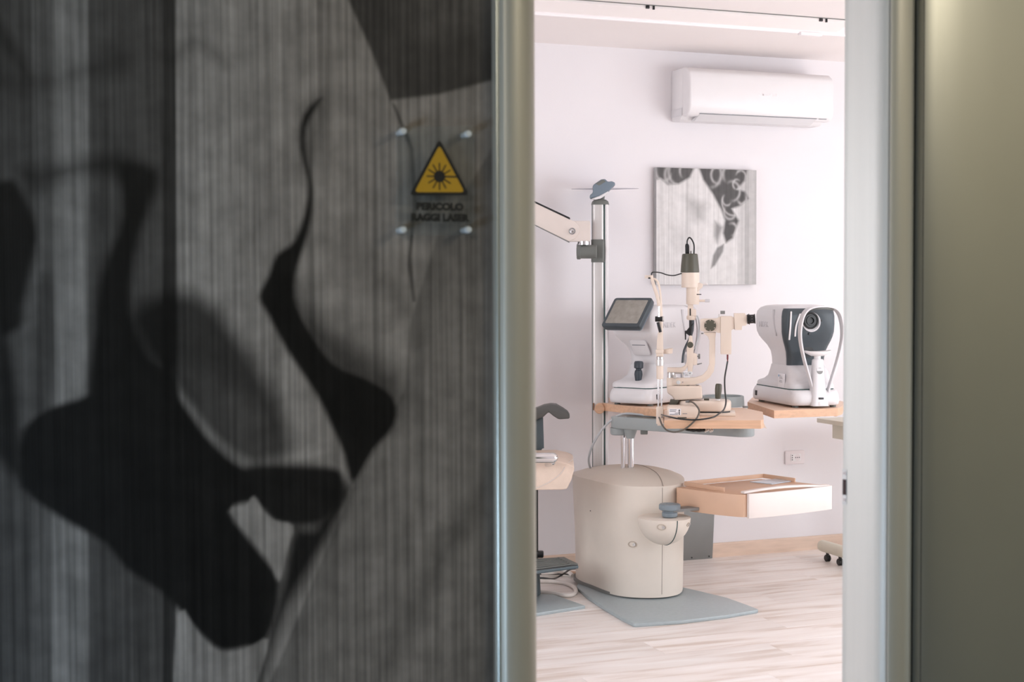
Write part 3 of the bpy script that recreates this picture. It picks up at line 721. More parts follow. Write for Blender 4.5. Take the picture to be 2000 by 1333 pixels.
def recess(p, n, name, parent, w_=.019):
    n = Vector(n).normalized(); s_ = n.cross(Vector((0, 0, 1))).normalized(); up = s_.cross(n)
    M4 = Matrix(((s_.x, up.x, n.x, p.x), (s_.y, up.y, n.y, p.y), (s_.z, up.z, n.z, p.z), (0, 0, 0, 1)))
    b = MB(); R = []
    for k, h in ((1.0, .0016), (.82, .0016), (.72, -.004)):
        R.append([(w_ * k * math.cos(a * PI / 12) * 1.05, w_ * .72 * k * math.sin(a * PI / 12), h) for a in range(24)])
    b.rings([[(x * 1.02, y, -.01) for x, y, z in R[0]]] + R, M4=M4); o = b.build(name, M['recess'], parent)
    MB().lathe(p + n * .001 - s_ * .008, n, [(.007, -.004), (.007, .003), (.004, .003), (.0035, .0005), (0, .0005)], 12).build('screw_head', M['steel'], parent)
recess(on_bowl(math.radians(-97), .22), on_bowl(math.radians(-97), .22) - bc, 'screw_recess', bowl)
recess(on_bowl(math.radians(-25), .2), on_bowl(math.radians(-25), .2) - bc, 'screw_recess', bowl, .013)
q = fu.pd(1237, 1065, 6.145)
iv = min((i for i in range(len(fp)) if fp[i][1] < 0), key=lambda i: abs(fp[i][0] - q.x)); pv = Vector((*ringp(1.005, .25)[iv][:2], q.z))
tg = Vector(fp[(iv + 1) % len(fp)]) - Vector(fp[iv - 1]); nv = Vector((tg.y, -tg.x, 0)); nv = nv if nv.y < 0 else -nv
recess(pv, nv, 'screw_recess', cab)
q = fu.pd(1154, 1004, 6.3); b = MB()
iv = min((i for i in range(len(fp)) if fp[i][1] < .03), key=lambda i: abs(fp[i][0] - q.x)); pv = Vector((*ringp(1.012, .25)[iv][:2], q.z))
b.ball(pv, .0045, 8, (1.2, 1, .6)); b.build('cable_hole', M['black'], cab)
kb = fu.pd(1308, 1000, 6.03); kx, ky = kb.x, kb.y
b = MB(); b.lathe((kx, ky, .394), (0, 0, 1), [(.030, 0), (.033, .004), (.033, .018), (.029, .022), (.029, .026), (.043, .030), (.046, .034), (.046, .050), (.042, .055), (.018, .056), (.016, .058), (0, .058)], 36)
knob = b.build('pivot_knob', M['knobgrey'], un, smooth=30)

# writing tray
zb_, zt_ = .405, .50
A, B_, C_ = (Vector(p) for p in fu.uv([(1321, 995), (1457, 1012), (1623, 993)], zb_))
D_ = A + (C_ - B_)
nab = Vector((-(B_ - A).y, (B_ - A).x)).normalized(); nab = nab if nab.y < 0 else -nab
nbc = Vector((-(C_ - B_).y, (C_ - B_).x)).normalized(); nbc = nbc if nbc.y < 0 else -nbc
def bow(a, b, n, h, k=10): return [a.lerp(b, i / k) + n * (4 * h * (i / k) * (1 - i / k)) for i in range(k + 1)]
side = bow(A, B_, nab, .022); front = bow(B_, C_, nbc, .016)
Bi = [p - nbc * .012 for p in front]
body = [tuple(p) for p in side[:-1]] + [tuple(p) for p in Bi] + [tuple(p) for p in bow(C_ - nbc * .012, D_, -nab, .02)[1:]] + [tuple(p) for p in bow(D_, A, -nbc, .01)[1:-1]]
tray = MB().slab(body, zb_, zt_, bev=.003).build('writing_tray', M['tray'], un)
ff = front[:-1] + [C_]
fo = [p + nbc * .006 for p in ff]; fi = [p - nbc * .008 for p in reversed(ff)]
e1 = (C_ - B_).normalized(); fo[0] = fo[0] + e1 * .012; fi[-1] = fi[-1] + e1 * .012
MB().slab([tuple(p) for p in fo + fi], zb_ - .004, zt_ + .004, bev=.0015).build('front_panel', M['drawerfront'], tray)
e1 = (C_ - B_).normalized(); rim = [p - nbc * (.022) for p in front]
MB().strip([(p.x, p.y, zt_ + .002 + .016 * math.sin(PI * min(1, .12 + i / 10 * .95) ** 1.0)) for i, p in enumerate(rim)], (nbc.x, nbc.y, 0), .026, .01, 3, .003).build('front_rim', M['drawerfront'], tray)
P1, P2_, P3, P4 = (Vector(p) for p in fu.uv([(1337, 941), (1415, 953), (1491, 926), (1553, 934.5)], .518))
for a, b_ in ((P1, P2_), (P1, P3), (P3, P4)):
    t_ = (b_ - a).normalized(); n_ = Vector((-t_.y, t_.x))
    MB().slab([tuple(a - n_ * .003), tuple(b_ - n_ * .003), tuple(b_ + n_ * .003), tuple(a + n_ * .003)], zt_ - .001, .518, bev=.0012).build('tray_rim', M['tray'], tray)
MB().slab(fu.uv([(1465, 941), (1524, 934.5), (1557, 938), (1508, 945.5)], zt_ + .004), zt_ + .001, zt_ + .004).build('blue_pad', M['bluefilm'], tray)
b = MB(); m1 = A.lerp(C_, .35); t_ = (m1 - Vector((kx, ky))).normalized(); n_ = Vector((-t_.y, t_.x)); k0 = Vector((kx, ky))
b.slab([tuple(k0 - n_ * .03), tuple(m1 - n_ * .03), tuple(m1 + n_ * .03), tuple(k0 + n_ * .03)], .416, .428); b.build('tray_arm', M['platedark'], un)

# twin chrome pillar, hub and long grey carrier arm
for px, rp in ((1217, 4.4), (1232, 6.2)):
    p = fu.pd(px, 890, 6.42); MB().cyl((p.x, p.y, .53), (p.x, p.y, .75), rp * .00231).build('lift_pillar', M['chrome'], un)
h0 = fu.pd(1222, 838, 6.42); e0 = fu.pd(1448, 850, 6.03); H0, E0 = Vector((h0.x, h0.y)), Vector((e0.x, e0.y))
t_ = (E0 - H0).normalized(); n_ = Vector((-t_.y, t_.x)); hw = .062
cap0 = [H0 + (-t_ * math.cos(a) + n_ * math.sin(a)) * .066 for a in [(-PI / 2 + PI * k / 10) for k in range(11)]]
cap1 = [E0 + (t_ * math.cos(a) - n_ * math.sin(a)) * .055 for a in [(-PI / 2 + PI * k / 10) for k in range(11)]]
MB().slab([tuple(p) for p in cap0 + cap1], .735, .788, bev=.006).build('carrier_arm', M['midgrey'], un)
b = MB(); b.slab([tuple(H0.lerp(E0, .06) - n_ * .045), tuple(H0.lerp(E0, .97) - n_ * .04), tuple(H0.lerp(E0, .97) + n_ * .04), tuple(H0.lerp(E0, .06) + n_ * .045)], .787, .7905); b.build('arm_recess', M['darkgrey'], un)
b = MB(); b.lathe((H0.x - .03, H0.y, .703), (0, 0, 1), [(0, 0), (.034, 0), (.038, .004), (.040, .032), (0, .032)], 32)
p = fu.pd(1231, 850, 6.40); b.lathe((p.x, p.y - .01, .690), (0, 0, 1), [(0, 0), (.018, 0), (.022, .012), (.036, .05), (0, .05)], 24); b.build('hub_collar', M['midgrey'], un)
p = fu.pd(1258, 843, 6.31); MB().box((p.x - .016, p.y - .015, .716), (p.x + .016, p.y + .02, .738), bev=.003).build('arm_stop', M['darkgrey'], un)
# wooden table wings
def board(name, px, z=TZ, th=.034, bev=.0035):
    pts = fu.uv(px, z); o = MB().slab(pts, z - th, z - .0008).build(name, M['tableedge'], un, smooth=0)
    cx = sum(p[0] for p in pts) / len(pts); cy = sum(p[1] for p in pts) / len(pts)
    MB().slab([(cx + (x - cx) * .9975, cy + (y_ - cy) * .9975) for x, y_ in pts], z - .0012, z).build('laminate_top', M['tabletop'], o, smooth=0)
    return o
lw = board('table_wing', [(1158, 788), (1161, 786.5), (1292, 800.5), (1395, 795), (1420, 781), (1400, 776.5), (1200, 775), (1165, 783)])
rw = board('table_wing', [(1460, 785.5), (1512, 802.5), (1636, 798), (1645, 795), (1650, 785), (1600, 777), (1470, 776)])
fw_ = board('table_wing', [(1297, 821.5), (1486, 821.5), (1491.5, 820), (1490, 805), (1452, 797), (1330, 797), (1297, 802)])
p0, p1 = fu.pd(1171, 800, 6.60), fu.pd(1176, 800, 6.9)
b = MB(); b.cyl((p0.x, p0.y, .806), (p1.x, p1.y, .806), .024, bev=.004); b.build('grip_roll', M['tableedge'], un)
p0, p1 = fu.pd(1632, 803, 6.37), fu.pd(1622, 803, 6.7)
b = MB(); b.cyl((p0.x, p0.y, .806), (p1.x, p1.y, .806), .020, bev=.004); b.build('grip_roll', M['tableedge'], un)
b = MB(); q = fu.uv([(1497, 806), (1513, 814), (1602, 811), (1560, 802)], .79); b.slab(q, .782, .795); b.build('wing_bracket', M['black'], un)
b = MB(); q = fu.pd(1491, 832, 5.78); b.ext([(q.x - .012, q.z + .010), (q.x + .002, q.z + .012), (q.x + .014, q.z - .013), (q.x - .002, q.z - .006)], q.y, q.y + .03, bev=.002); b.build('release_lever', M['cream'], un)
dc = fu.pd(1411, 790, 6.44); b = MB()
b.lathe((dc.x, dc.y, TZ), (0, 0, 1), [(0, 0), (.098, 0), (.0985, .004), (.096, .045), (.092, .047), (.084, .045), (.082, .012), (0, .012)], 48); b.build('hub_dish', M['midgrey'], un, smooth=30)
q = fu.pd(1456, 797, 6.32); b = MB(); b.box((q.x - .012, q.y - .004, TZ + .001), (q.x + .012, q.y + .02, TZ + .008), bev=.002); b.build('dish_latch', M['platedark'], un)
b = MB(); rnd = random.Random(3)
for k in range(9):
    x0_ = 1338 + k * 3.4; b.tube([fu.pd(x0_ - 5, 832 + rnd.random() * 3, 5.85), fu.pd(x0_ + 2, 838 + rnd.random() * 4, 5.83), fu.pd(x0_ + 14, 839 + rnd.random() * 4, 5.83), fu.pd(x0_ + 20, 832, 5.85)], .0032, 6, 5)
b.build('cable_bundle', M['blackcable'], un)
b = MB()
for k in range(6):
    x0_ = 1374 + k * 2.4; b.tube([fu.pd(x0_, 831, 5.85), fu.pd(x0_ + 4 + rnd.random() * 4, 837 + rnd.random() * 6, 5.82), fu.pd(x0_ + 10 - rnd.random() * 8, 841 + rnd.random() * 4, 5.82), fu.pd(x0_ + 8, 833, 5.85)], .0024, 6, 5)
b.build('cable_ties', M['whitecable'], un)
b = MB(); b.tube([fu.pd(1330, 818, 6.25), fu.pd(1270, 813, 6.35), fu.pd(1225, 808.5, 6.4), fu.pd(1203, 815, 6.4), fu.pd(1180, 835, 6.42), fu.pd(1160, 865, 6.45), fu.pd(1151, 890, 6.5), fu.pd(1151, 908, 6.55), fu.pd(1160, 930, 6.62)], .0052, 8, 6)
b.build('hose', M['greycable'], un)

# aluminium column with the reading lamp and the instrument arm
pc = fu.pd(1172.5, 570, 6.66); cx, cy = pc.x, pc.y; s6 = 6.66 / FPX
zc_ = fu.pd(1172, 401, 6.66).z
col_ = MB().slab(rr(cx - 15.2 * s6, cx + 7.2 * s6, cy - .034, cy + .034, .012), .49, zc_).build('column', M['steel'], un, smooth=40)
MB().slab(rr(cx + 9.6 * s6, cx + 16 * s6, cy - .032, cy + .034, .006), .49, zc_).build('column_side', M['white'], col_, smooth=40)
MB().slab(rr(cx - 16.2 * s6, cx + 12 * s6, cy - .026, cy + .030, .004), .49, zc_ - .001).build('column_core', M['seam'], col_, smooth=40)
b = MB(); R = []
for k, h in ((1.04, 0), (1.04, .006), (.95, .016), (.7, .024), (.3, .027)): R.append([(cx + x, cy + y_, zc_ + h) for x, y_ in rr(-16.5 * s6 * k, 16.5 * s6 * k, -.037 * k, .037 * k, .03 * k)])
b.rings(R); b.build('column_cap', M['darkgrey'], un, smooth=50)
vL = cy
def px_ext(pts, vc, half, bev, name, m, parent, seg=2):
    return MB().ext(fu.uz(pts, vc - half), vc - half, vc + half, bev, seg).build(name, m, parent)
p0, p1 = fu.at(1176, 396, vL), fu.at(1178, 380, vL)
MB().cyl(p0, p1, .009).build('lamp_neck', M['darkgrey'], un)
lamp = px_ext([(1151.5, 388), (1152, 381), (1158, 376.5), (1157, 364.5), (1160, 360), (1174, 350.5), (1182, 349.5), (1187, 355), (1195, 354), (1202, 357), (1200, 361), (1188.5, 373), (1170, 383)], vL, .04, .006, 'lamp_head', M['slateblue'], un, 3)
px_ext([(1155, 388.5), (1170, 382.5), (1188.5, 372.5), (1184, 380), (1174, 387.5), (1163, 390.5)], vL, .032, .003, 'lamp_lens', M['white'], lamp)
px_ext([(1162.5, 359.2), (1170.5, 362.5), (1183.5, 354.5), (1178, 350.5)], vL, .0418, .001, 'lamp_vent', M['darkgrey'], lamp)
p = fu.at(1182, 369.5, vL + .13)
b = MB(); b.lathe((p.x, p.y, p.z - .004), (0, -math.sin(.05), math.cos(.05)), [(0, 0), (.04, 0), (.160, .0045), (.1605, .0055), (.05, .009), (0, .009)], 64); b.build('reflector_disc', M['disc'], un, smooth=50)

vA = vL - .07
def hexo(c, r, n=6): return [(c[0] + r * math.cos(2 * PI * k / n), c[1] + r * math.sin(2 * PI * k / n)) for k in range(n)]
arm = px_ext([(960, 357), (1049.7, 399), (1112, 428.5), (1124, 433), (1130.5, 441), (1132, 450), (1129, 459), (1122, 467), (1111.5, 472), (1049.7, 441.6), (960, 398)], vA, .028, .003, 'parallel_arm', M['beige'], un)
px_ext([(960, 353), (1049.7, 395.5), (1112.7, 425), (1112.7, 429.5), (1049.7, 400), (960, 357.5)], vA, .026, 0, 'arm_top_cover', M['black'], arm)
px_ext([(960, 397.5), (1049.7, 441), (1111.4, 471.5), (1111, 474), (1049.7, 443.5), (960, 400)], vA, .026, 0, 'arm_under_strip', M['platedark'], arm)
p = fu.at(1117.5, 452, vA - .028); b = MB(); b.lathe(p, (0, -1, 0), [(.0155, 0), (.0155, .004), (.011, .004)], 24); b.lathe(p + Vector((0, -.004, 0)), (0, -1, 0), [(.011, 0), (.011, .006), (.008, .010), (0, .011)], 6)
b.build('arm_bolt', M['chrome'], arm)
px_ext([(1113, 431.5), (1151.5, 431.5), (1152.5, 435), (1152.5, 470), (1151, 472), (1110, 472)], vA, .024, .012, 'arm_hinge_block', M['beige'], un, 4)
p0, p1 = fu.at(1140, 479.5, vA), fu.at(1140, 471, vA); b = MB(); b.cyl(p0, p1, .028, bev=.002); b.build('arm_pivot', M['chrome'], un)
p = fu.at(1129.5, 475.5, vA - .028); MB().ball(p, .0035, 8).build('set_screw', M['black'], un)
clv = vA
p0, p1 = fu.at(1129, 492, clv), fu.at(1166, 492, clv)
cl = MB(); cl.cyl(p0, p1, .032, bev=.004); cl.lathe(p0 + Vector((-.006, 0, 0)), (1, 0, 0), [(.019, 0), (.033, 0), (.036, .003), (.036, .016), (.032, .02)], 28)
cl.slab(rr(cx - 17.5 * s6, cx + 9 * s6, cy - .040, cy + .040, .014), fu.at(1165, 513, cy).z, fu.at(1165, 468.5, cy).z, bev=.003)
clamp = cl.build('column_clamp', M['darkgrey'], un)
p = p0 + Vector((-.007, 0, 0)); b = MB(); b.lathe(p, (1, 0, 0), [(0, .004), (.012, .003), (.020, .0), (.020, .006)], 24); b.build('clamp_socket', M['black'], clamp)

# ================================================================== the two white table-top instruments
def instrument(name, label, px, d, patient_uv, monitor):
    """x towards the patient's side, y sideways, z up from the table"""
    f = Frame(px, d, TZ); a = Vector((math.cos(f.rz), math.sin(f.rz))); bb = Vector((-math.sin(f.rz), math.cos(f.rz)))
    wdir = a * patient_uv[0] + bb * patient_uv[1]
    t = thing(name, label, 'instrument', loc=f.o, rz=math.atan2(wdir.y, wdir.x), group='white table-top eye instruments')
    b = MB()
    b.rings([[(x, y_, h) for x, y_ in rr(-.252 * k, .245 * k, -.124 * k, .112 * k, .045)] for h, k in ((.011, .955), (.015, .985), (.030, 1.0), (.054, .99), (.071, .955), (.078, .925))])
    base = b.build('base_housing', M['offwhite'], t, smooth=50)
    for x, y_ in ((-.19, -.09), (-.19, .09), (.19, -.09), (.19, .09)):
        MB().cyl((x, y_, .0002), (x, y_, .014), .014, n=16).build('foot', M['darkgrey'], base)
    MB().slab(rr(-.228, .20, -.1135, .104, .04), .0765, .0825).build('seam_band', M['seam'], t)
    b = MB(); b.rings([[(x, y_, h) for x, y_ in rr(x0_, x1_, -hw_, hw_, min(.04, hw_ * .5))] for h, x0_, x1_, hw_ in
        ((.0815, -.228, .19, .1115), (.098, -.226, .186, .110), (.104, -.218, .182, .107), (.114, -.165, .172, .103), (.132, -.122, .165, .101), (.155, -.110, .158, .098), (.170, -.106, .14, .095), (.184, -.104, .125, .092))])
    mid = b.build('sliding_base', M['offwhite'], t, smooth=50)
    # head on its narrow neck
    ring = [(.182, -.100, .105, .088), (.215, -.102, .108, .089), (.245, -.108, .112, .093), (.270, -.125, .117, .102), (.292, -.155, .122, .112), (.312, -.182, .126, .119), (.335, -.198, .129, .124),
            (.37, -.205, .131, .1255), (.405, -.205, .130, .125), (.428, -.198, .127, .122), (.444, -.182, .120, .113), (.453, -.155, .108, .098), (.457, -.11, .085, .07)]
    b = MB(); b.rings([[(x, y_, h) for x, y_ in rr(x0_, x1_, -hw_, hw_, .035, 6)] for h, x0_, x1_, hw_ in ring])
    head = b.build('head_housing', M['offwhite'], t, smooth=50)
    # dark patient-side face, with its lens
    fr_ = [(.183, .070, .112, .0885), (.215, .072, .116, .0895), (.245, .075, .121, .0935), (.270, .082, .128, .1025), (.292, .090, .134, .1125), (.312, .096, .139, .1195), (.335, .100, .143, .1245), (.37, .102, .145, .1262), (.405, .102, .145, .1258), (.428, .102, .142, .1228), (.441, .102, .136, .116)]
    b = MB(); b.rings([[(x, y_, h) for x, y_ in rr(x0_, x1_, -hw_, hw_, .02, 5)] for h, x0_, x1_, hw_ in fr_])
    face = b.build('patient_face', M['slate'], t, smooth=40)
    b = MB(); b.lathe((.140, .006, .379), (1, 0, 0), [(.040, 0), (.043, .004), (.044, .008), (.036, .010), (.034, .007)], 40); b.build('lens_bezel', M['offwhite'], face)
    b = MB(); b.lathe((.142, 0, .386), (1, 0, 0), [(.038, 0), (.038, .013), (.031, .015), (.030, .010), (.022, .010), (.021, .014), (.015, .014), (.013, .006), (0, .005)], 40); b.build('lens', M['black'], face)
    for y_, z in ((-.002, .326), (.052, .385), (-.052, .385)): MB().cyl((.136, y_, z), (.1475, y_, z), .005, n=12).build('sensor_window', M['black'], face)
    for y0_, y1_, z0_, z1_, sgn in ((-.098, -.092, .300, .428, 1), (-.070, -.048, .315, .418, 1)):
        b = MB(); b.strip([(.139, y0_, z0_), (.150, y0_ + .001, (z0_ + z1_) / 2), (.146, y1_, z1_)], (0, 1, 0), .008, .006, 6, .002); b.build('face_fin', M['white'], face)
    MB().cyl((.121, .0, .245), (.127, .0, .245), .026, n=24).build('chin_recess', M['black'], face)
    # ribbon arch, forehead pad, chin post
    arch = [(.196, -.035, .070), (.198, -.050, .120), (.200, -.080, .215), (.202, -.099, .30), (.203, -.100, .36), (.204, -.086, .415), (.205, -.055, .443), (.205, 0, .450), (.205, .055, .443), (.204, .086, .415), (.203, .100, .36), (.202, .099, .30), (.200, .080, .215), (.198, .050, .120), (.196, .035, .070)]
    arch = [(x + .03, y_ + .013, z) for x, y_, z in arch]
    b = MB(); b.strip(arch, (1, 0, 0), lambda k: .026 + .022 * math.sin(PI * k) ** 4, .0075, 6, .0015); ar_ = b.build('headrest_arch', M['offwhite'], t, smooth=40)
    b = MB(); b.strip([(.233, -.043, .436), (.234, -.017, .4405), (.234, .013, .4415), (.234, .043, .4405), (.233, .069, .436)], (1, 0, 0), lambda k: .012 + .03 * math.sin(PI * k), .008, 6, .002); b.build('forehead_pad', M['darkgrey'], ar_)
    b = MB(); b.rings([[(x, y_, h) for x, y_ in rr(x0_, x1_, -hw_, hw_, .015)] for h, x0_, x1_, hw_ in
        ((.010, .19, .266, .040), (.03, .192, .264, .037), (.07, .197, .256, .032), (.12, .201, .251, .028), (.19, .205, .246, .0255), (.212, .206, .245, .0245), (.217, .209, .242, .021))])
    post = b.build('chin_post', M['offwhite'], t, smooth=50)
    b = MB(); b.slab([(.258, -.026), (.267, -.011), (.267, .011), (.258, .026)], .012, .028, bev=.002); b.build('post_foot', M['white'], post)
    MB().box((.258, -.012, .040), (.2645, .012, .048), bev=.0012).build('slot', M['black'], post)
    MB().lathe((.2463, 0, .165), (1, 0, .03), [(0, .003), (.014, .003), (.0145, .0)], 24).build('badge', M['platedark'], post)
    MB().box((.2488, -.0145, .165), (.2498, .0145, .177)).build('badge_cover', M['offwhite'], post)
    MB().cyl((.222, 0, .215), (.222, 0, .236), .015, n=24).build('chin_stem', M['white'], post)
    b = MB(); R = []
    for h, k, dx in ((.230, .45, 0), (.236, .85, 0), (.244, 1.0, 0), (.250, 1.02, 0), (.249, .96, 0), (.243, .8, 0)):
        R.append([(.222 + math.cos(q * PI / 16) * .034 * k, math.sin(q * PI / 16) * .062 * k, h + .006 * (math.sin(q * PI / 16) ** 2) * (k > .8)) for q in range(32)])
    b.rings(R); b.build('chin_cup', M['white'], post, smooth=50)
    # joystick, socket, rating label, raised letters, side groove
    b = MB(); b.lathe((-.168, -.01, .106), (.06, 0, 1), [(.014, 0), (.015, .010), (.019, .034), (.017, .050), (.0125, .055), (.0125, .059), (.021, .063), (.0215, .086), (.018, .094), (0, .096)], 28); b.build('joystick', M['joystick'], t, smooth=40)
    MB().box((-.19, -.1255, .030), (-.165, -.118, .054), bev=.002).build('power_socket', M['black'], base)
    MB().box((.05, -.1085, .082), (.115, -.1035, .146), bev=.0005, M4=Matrix.Translation((0, -.004, 0))).build('rating_label', M['sticker'], mid)
    for z, w_ in ((.138, .02), (.131, .03), (.125, .034), (.115, .026), (.109, .03)):
        MB().box((.066, -.1131, z - .001), (.066 + w_, -.1123, z + .001)).build('label_line', M['print_grey'], mid, smooth=0)
    MB().box((.056, -.1131, .132), (.063, -.1123, .141)).build('label_mark', M['blueprint'], mid, smooth=0)
    for sgn in (-1, 1):
        M4 = plane_m((-.085, sgn * .1255, .365), (-sgn, 0, 0), (0, 0, 1))
        text('raised_lettering', 'NIDEK', .036, M['emboss'], M4, head, depth=.0012, sx=1.0)
        b = MB(); b.strip([(.028, sgn * .1245, .436), (.030, sgn * .1262, .40), (.040, sgn * .1262, .36), (.058, sgn * .1262, .315)], (1, 0, 0), lambda k: .016 - .008 * k, .003, 6); b.build('side_groove', M['emboss'], head)
    # operator's side: printer flap and tilting screen
    M4 = plane_m((-.1355, 0, .268), (0, -1, 0), (-.62, 0, 1))
    pr = MB().slab(rr(-.046, .046, -.046, .040, .012), 0.004, .0085, bev=.001, M4=M4).build('printer_flap', M['emboss'], head)
    MB().slab(rr(-.0435, .0435, -.0435, .0375, .011), .006, .0093, bev=.0008, M4=M4).build('flap_door', M['offwhite'], pr)
    MB().slab([(-.036, .010), (.036, .010), (.036, .014), (-.036, .014)], .0092, .0099, M4=M4).build('paper_slit', M['print_grey'], pr, smooth=0)
    MB().box((-.107, -.115 + .07, .140), (-.1, -.02, .158), bev=.001).build('button', M['slate'], mid)
    if monitor:
        M4 = plane_m((-.238, .004, .425), (0, -1, 0), (.66, 0, .75))
        scn = MB().slab(rr(-.104, .104, -.086, .086, .014), -.024, .004, bev=.004, seg=2, M4=M4).build('screen_frame', M['slate'], t, smooth=40)
        MB().slab(rr(-.100, .100, -.082, .082, .014), -.034, -.02, bev=.005, M4=M4).build('screen_back', M['slateblue'], scn)
        MB().slab(rr(-.088, .088, -.068, .070, .006), .0035, .0046, M4=M4).build('display', M['screen'], scn)
        MB().box((-.235, -.03, .345), (-.15, .03, .40), bev=.012).build('screen_hinge', M['offwhite'], scn)
    return t
instrument('autorefractor', 'white eye-testing instrument with tilted dark screen on the left table wing', 1282, 6.64, (.545, -.0 + .839), True)
instrument('tonometer', 'white eye-testing instrument with dark lens face and headrest arch on the right table wing', 1556, 6.52, (.41, -.912), False)

# ================================================================== slit lamp
fs = Frame(1370, 5.98, TZ)
sl_ = thing('slit_lamp', 'cream slit lamp microscope with chin rest on the front table wing', 'microscope', fs)
SPX = 5.98 / FPX
def pe(pts, vc, half, name, m='cream', bev=.002, parent=None, seg=2):
    return MB().ext(fs.uz(pts, vc - half), vc - half, vc + half, bev, seg).build(name, M[m], parent or sl_, smooth=40)
def vcyl(px, y0_, y1_, rpx, v, name, m='cream', r2=None, parent=None, bev=.0015):
    a, b_ = fs.at(px, y1_, v), fs.at(px, y0_, v); b_.x = a.x
    return MB().cyl(a, b_, rpx * SPX, (r2 if r2 is not None else rpx) * SPX, bev).build(name, M[m], parent or sl_)
def facecyl(px, py, rpx, v, depth, name, m, parent=None):
    p = fs.at(px, py, v); return MB().cyl(p, p + Vector((0, -depth, 0)), rpx * SPX, bev=.0015, n=32).build(name, M[m], parent or sl_)
def hcyl(x0_, x1_, py, rpx, v, name, m, r2=None, parent=None, bev=.001):
    a, b_ = fs.at(x0_, py, v), fs.at(x1_, py, v); return MB().cyl(a, b_, rpx * SPX, (r2 if r2 is not None else rpx) * SPX, bev).build(name, M[m], parent or sl_)
# base
b = MB(); p0, p1 = fs.at(1372, 812, -.02), fs.at(1436, 812, -.02); b.box((p0.x - .09, -.075, .0004), (p1.x, .09, .012), bev=.002); b.build('base_plate', M['cream'], sl_)
b = MB(); za, zb2 = .012, fs.at(1370, 781, 0).z
p0, p1 = fs.at(1322, 790, 0), fs.at(1428, 790, 0)
b.slab(rr(p0.x, p1.x, -.07, .085, .06, 8), za + .004, zb2 - .002, bev=.010, seg=3); slide = b.build('sliding_base', M['cream'], sl_, smooth=40)
MB().slab(rr(p0.x + .004, p1.x - .004, -.066, .08, .055, 8), za, za + .006).build('base_gap', M['black'], sl_)
pe([(1326, 782), (1321, 795), (1306, 795), (1309, 782)], -.03, .03, 'display_window', 'olive', .001)
pe([(1302, 755), (1366, 755), (1371, 758), (1372, 779), (1318, 783), (1313, 775), (1303, 768)], 0.0, .055, 'drive_box', 'cream', .006, seg=3)
for px in (1344, 1362): MB().box((fs.at(px, 755, 0).x - .006, -.02, fs.at(px, 755.5, -.055).z - .002), (fs.at(px, 755, 0).x + .006, -.008, fs.at(px, 754, -.055).z)).build('cover_screw', M['olive'], sl_)
pj = fs.at(1402, 781, .0); b = MB()
b.lathe((pj.x, 0, pj.z - .004), (.04, 0, 1), [(.010, 0), (.010, .006), (.004, .008), (.004, .012)], 20); b.build('joystick_socket', M['white'], sl_)
b = MB(); b.lathe((pj.x, 0, pj.z + .004), (.06, 0, 1), [(0, 0), (.0105, 0), (.012, .006), (.014, .03), (.0145, .042), (.0135, .058), (.010, .063), (0, .064)], 28); b.build('joystick', M['olive'], sl_)
pe([(1375, 779), (1385, 779), (1385, 784), (1375, 784)], -.01, .008, 'lock_switch', 'olive', .001)
# supply box in front, with its printed label
pb_ = [(1303, 794.5), (1361, 794.5), (1364, 799), (1366, 820), (1303, 820)]
pbx = MB().ext([(u_, max(z_, .0006)) for u_, z_ in fs.uz(pb_, -.195)], -.195, -.10, .003).build('supply_box', M['cream'], sl_)
MB().ext(fs.uz([(1306.5, 799), (1330, 799), (1330, 811.5), (1306.5, 811.5)], -.195), -.1956, -.1945).build('box_label', M['sticker'], pbx, smooth=0)
for y_, xa_, xb2 in ((801, 1308, 1321.5), (804, 1308, 1320), (807.5, 1318, 1325), (810, 1308, 1324)):
    MB().ext(fs.uz([(xa_, y_ - .6), (xb2, y_ - .6), (xb2, y_ + .6), (xa_, y_ + .6)], -.195), -.1960, -.1955).build('label_line', M['print_grey'], pbx, smooth=0)
for y_ in (802, 805.5, 809):
    MB().ext(fs.uz([(1325.5, y_ - 1.2), (1328, y_ - 1.2), (1328, y_ + 1.2), (1325.5, y_ + 1.2)], -.195), -.1960, -.1955).build('label_mark', M['print_black'], pbx, smooth=0)
MB().ext(fs.uz([(1333, 808), (1342, 808), (1342, 809.2), (1333, 809.2)], -.195), -.1958, -.1948).build('box_lettering', M['print_grey'], pbx, smooth=0)
MB().ext(fs.uz([(1323.5, 815.4), (1341, 815.4), (1341, 817.4), (1323.5, 817.4)], -.195), -.1958, -.1940).build('box_slot', M['olive'], pbx, smooth=0)
# pivot and the two swinging arms
vcyl(1310, 738, 756, 7.8, 0, 'pivot_block'); vcyl(1311, 727.5, 738.5, 8.2, 0, 'scale_ring', 'chrome')
pv_ = fs.at(1318, 736, -.02); MB().cyl(pv_, pv_ + Vector((0, -.014, 0)), .0085, bev=.002).build('clamp_knob', M['steel'], sl_)
hcyl(1318, 1336, 729.5, 1.2, 0, 'stop_rod', 'steel'); vcyl(1334, 728, 738, 1.6, 0, 'stop_pin', 'steel')
armp = [(1312, 738.5), (1340, 738.8), (1358, 738), (1372, 733.5), (1381, 724), (1385, 712), (1385.5, 665), (1382, 657), (1374, 651.5), (1375, 649.5), (1399, 649.5), (1398, 653), (1397, 660), (1396.5, 712), (1394, 726), (1386, 738), (1374, 747), (1358, 752), (1340, 753), (1312, 753)]
marm = pe(armp, 0, .017, 'microscope_arm', 'cream', .003)
facecyl(1325, 747.5, 4, -.017, .003, 'arm_screw', 'standoff', marm); facecyl(1333.5, 747, 1, -.017, .001, 'arm_pin', 'print_grey', marm)
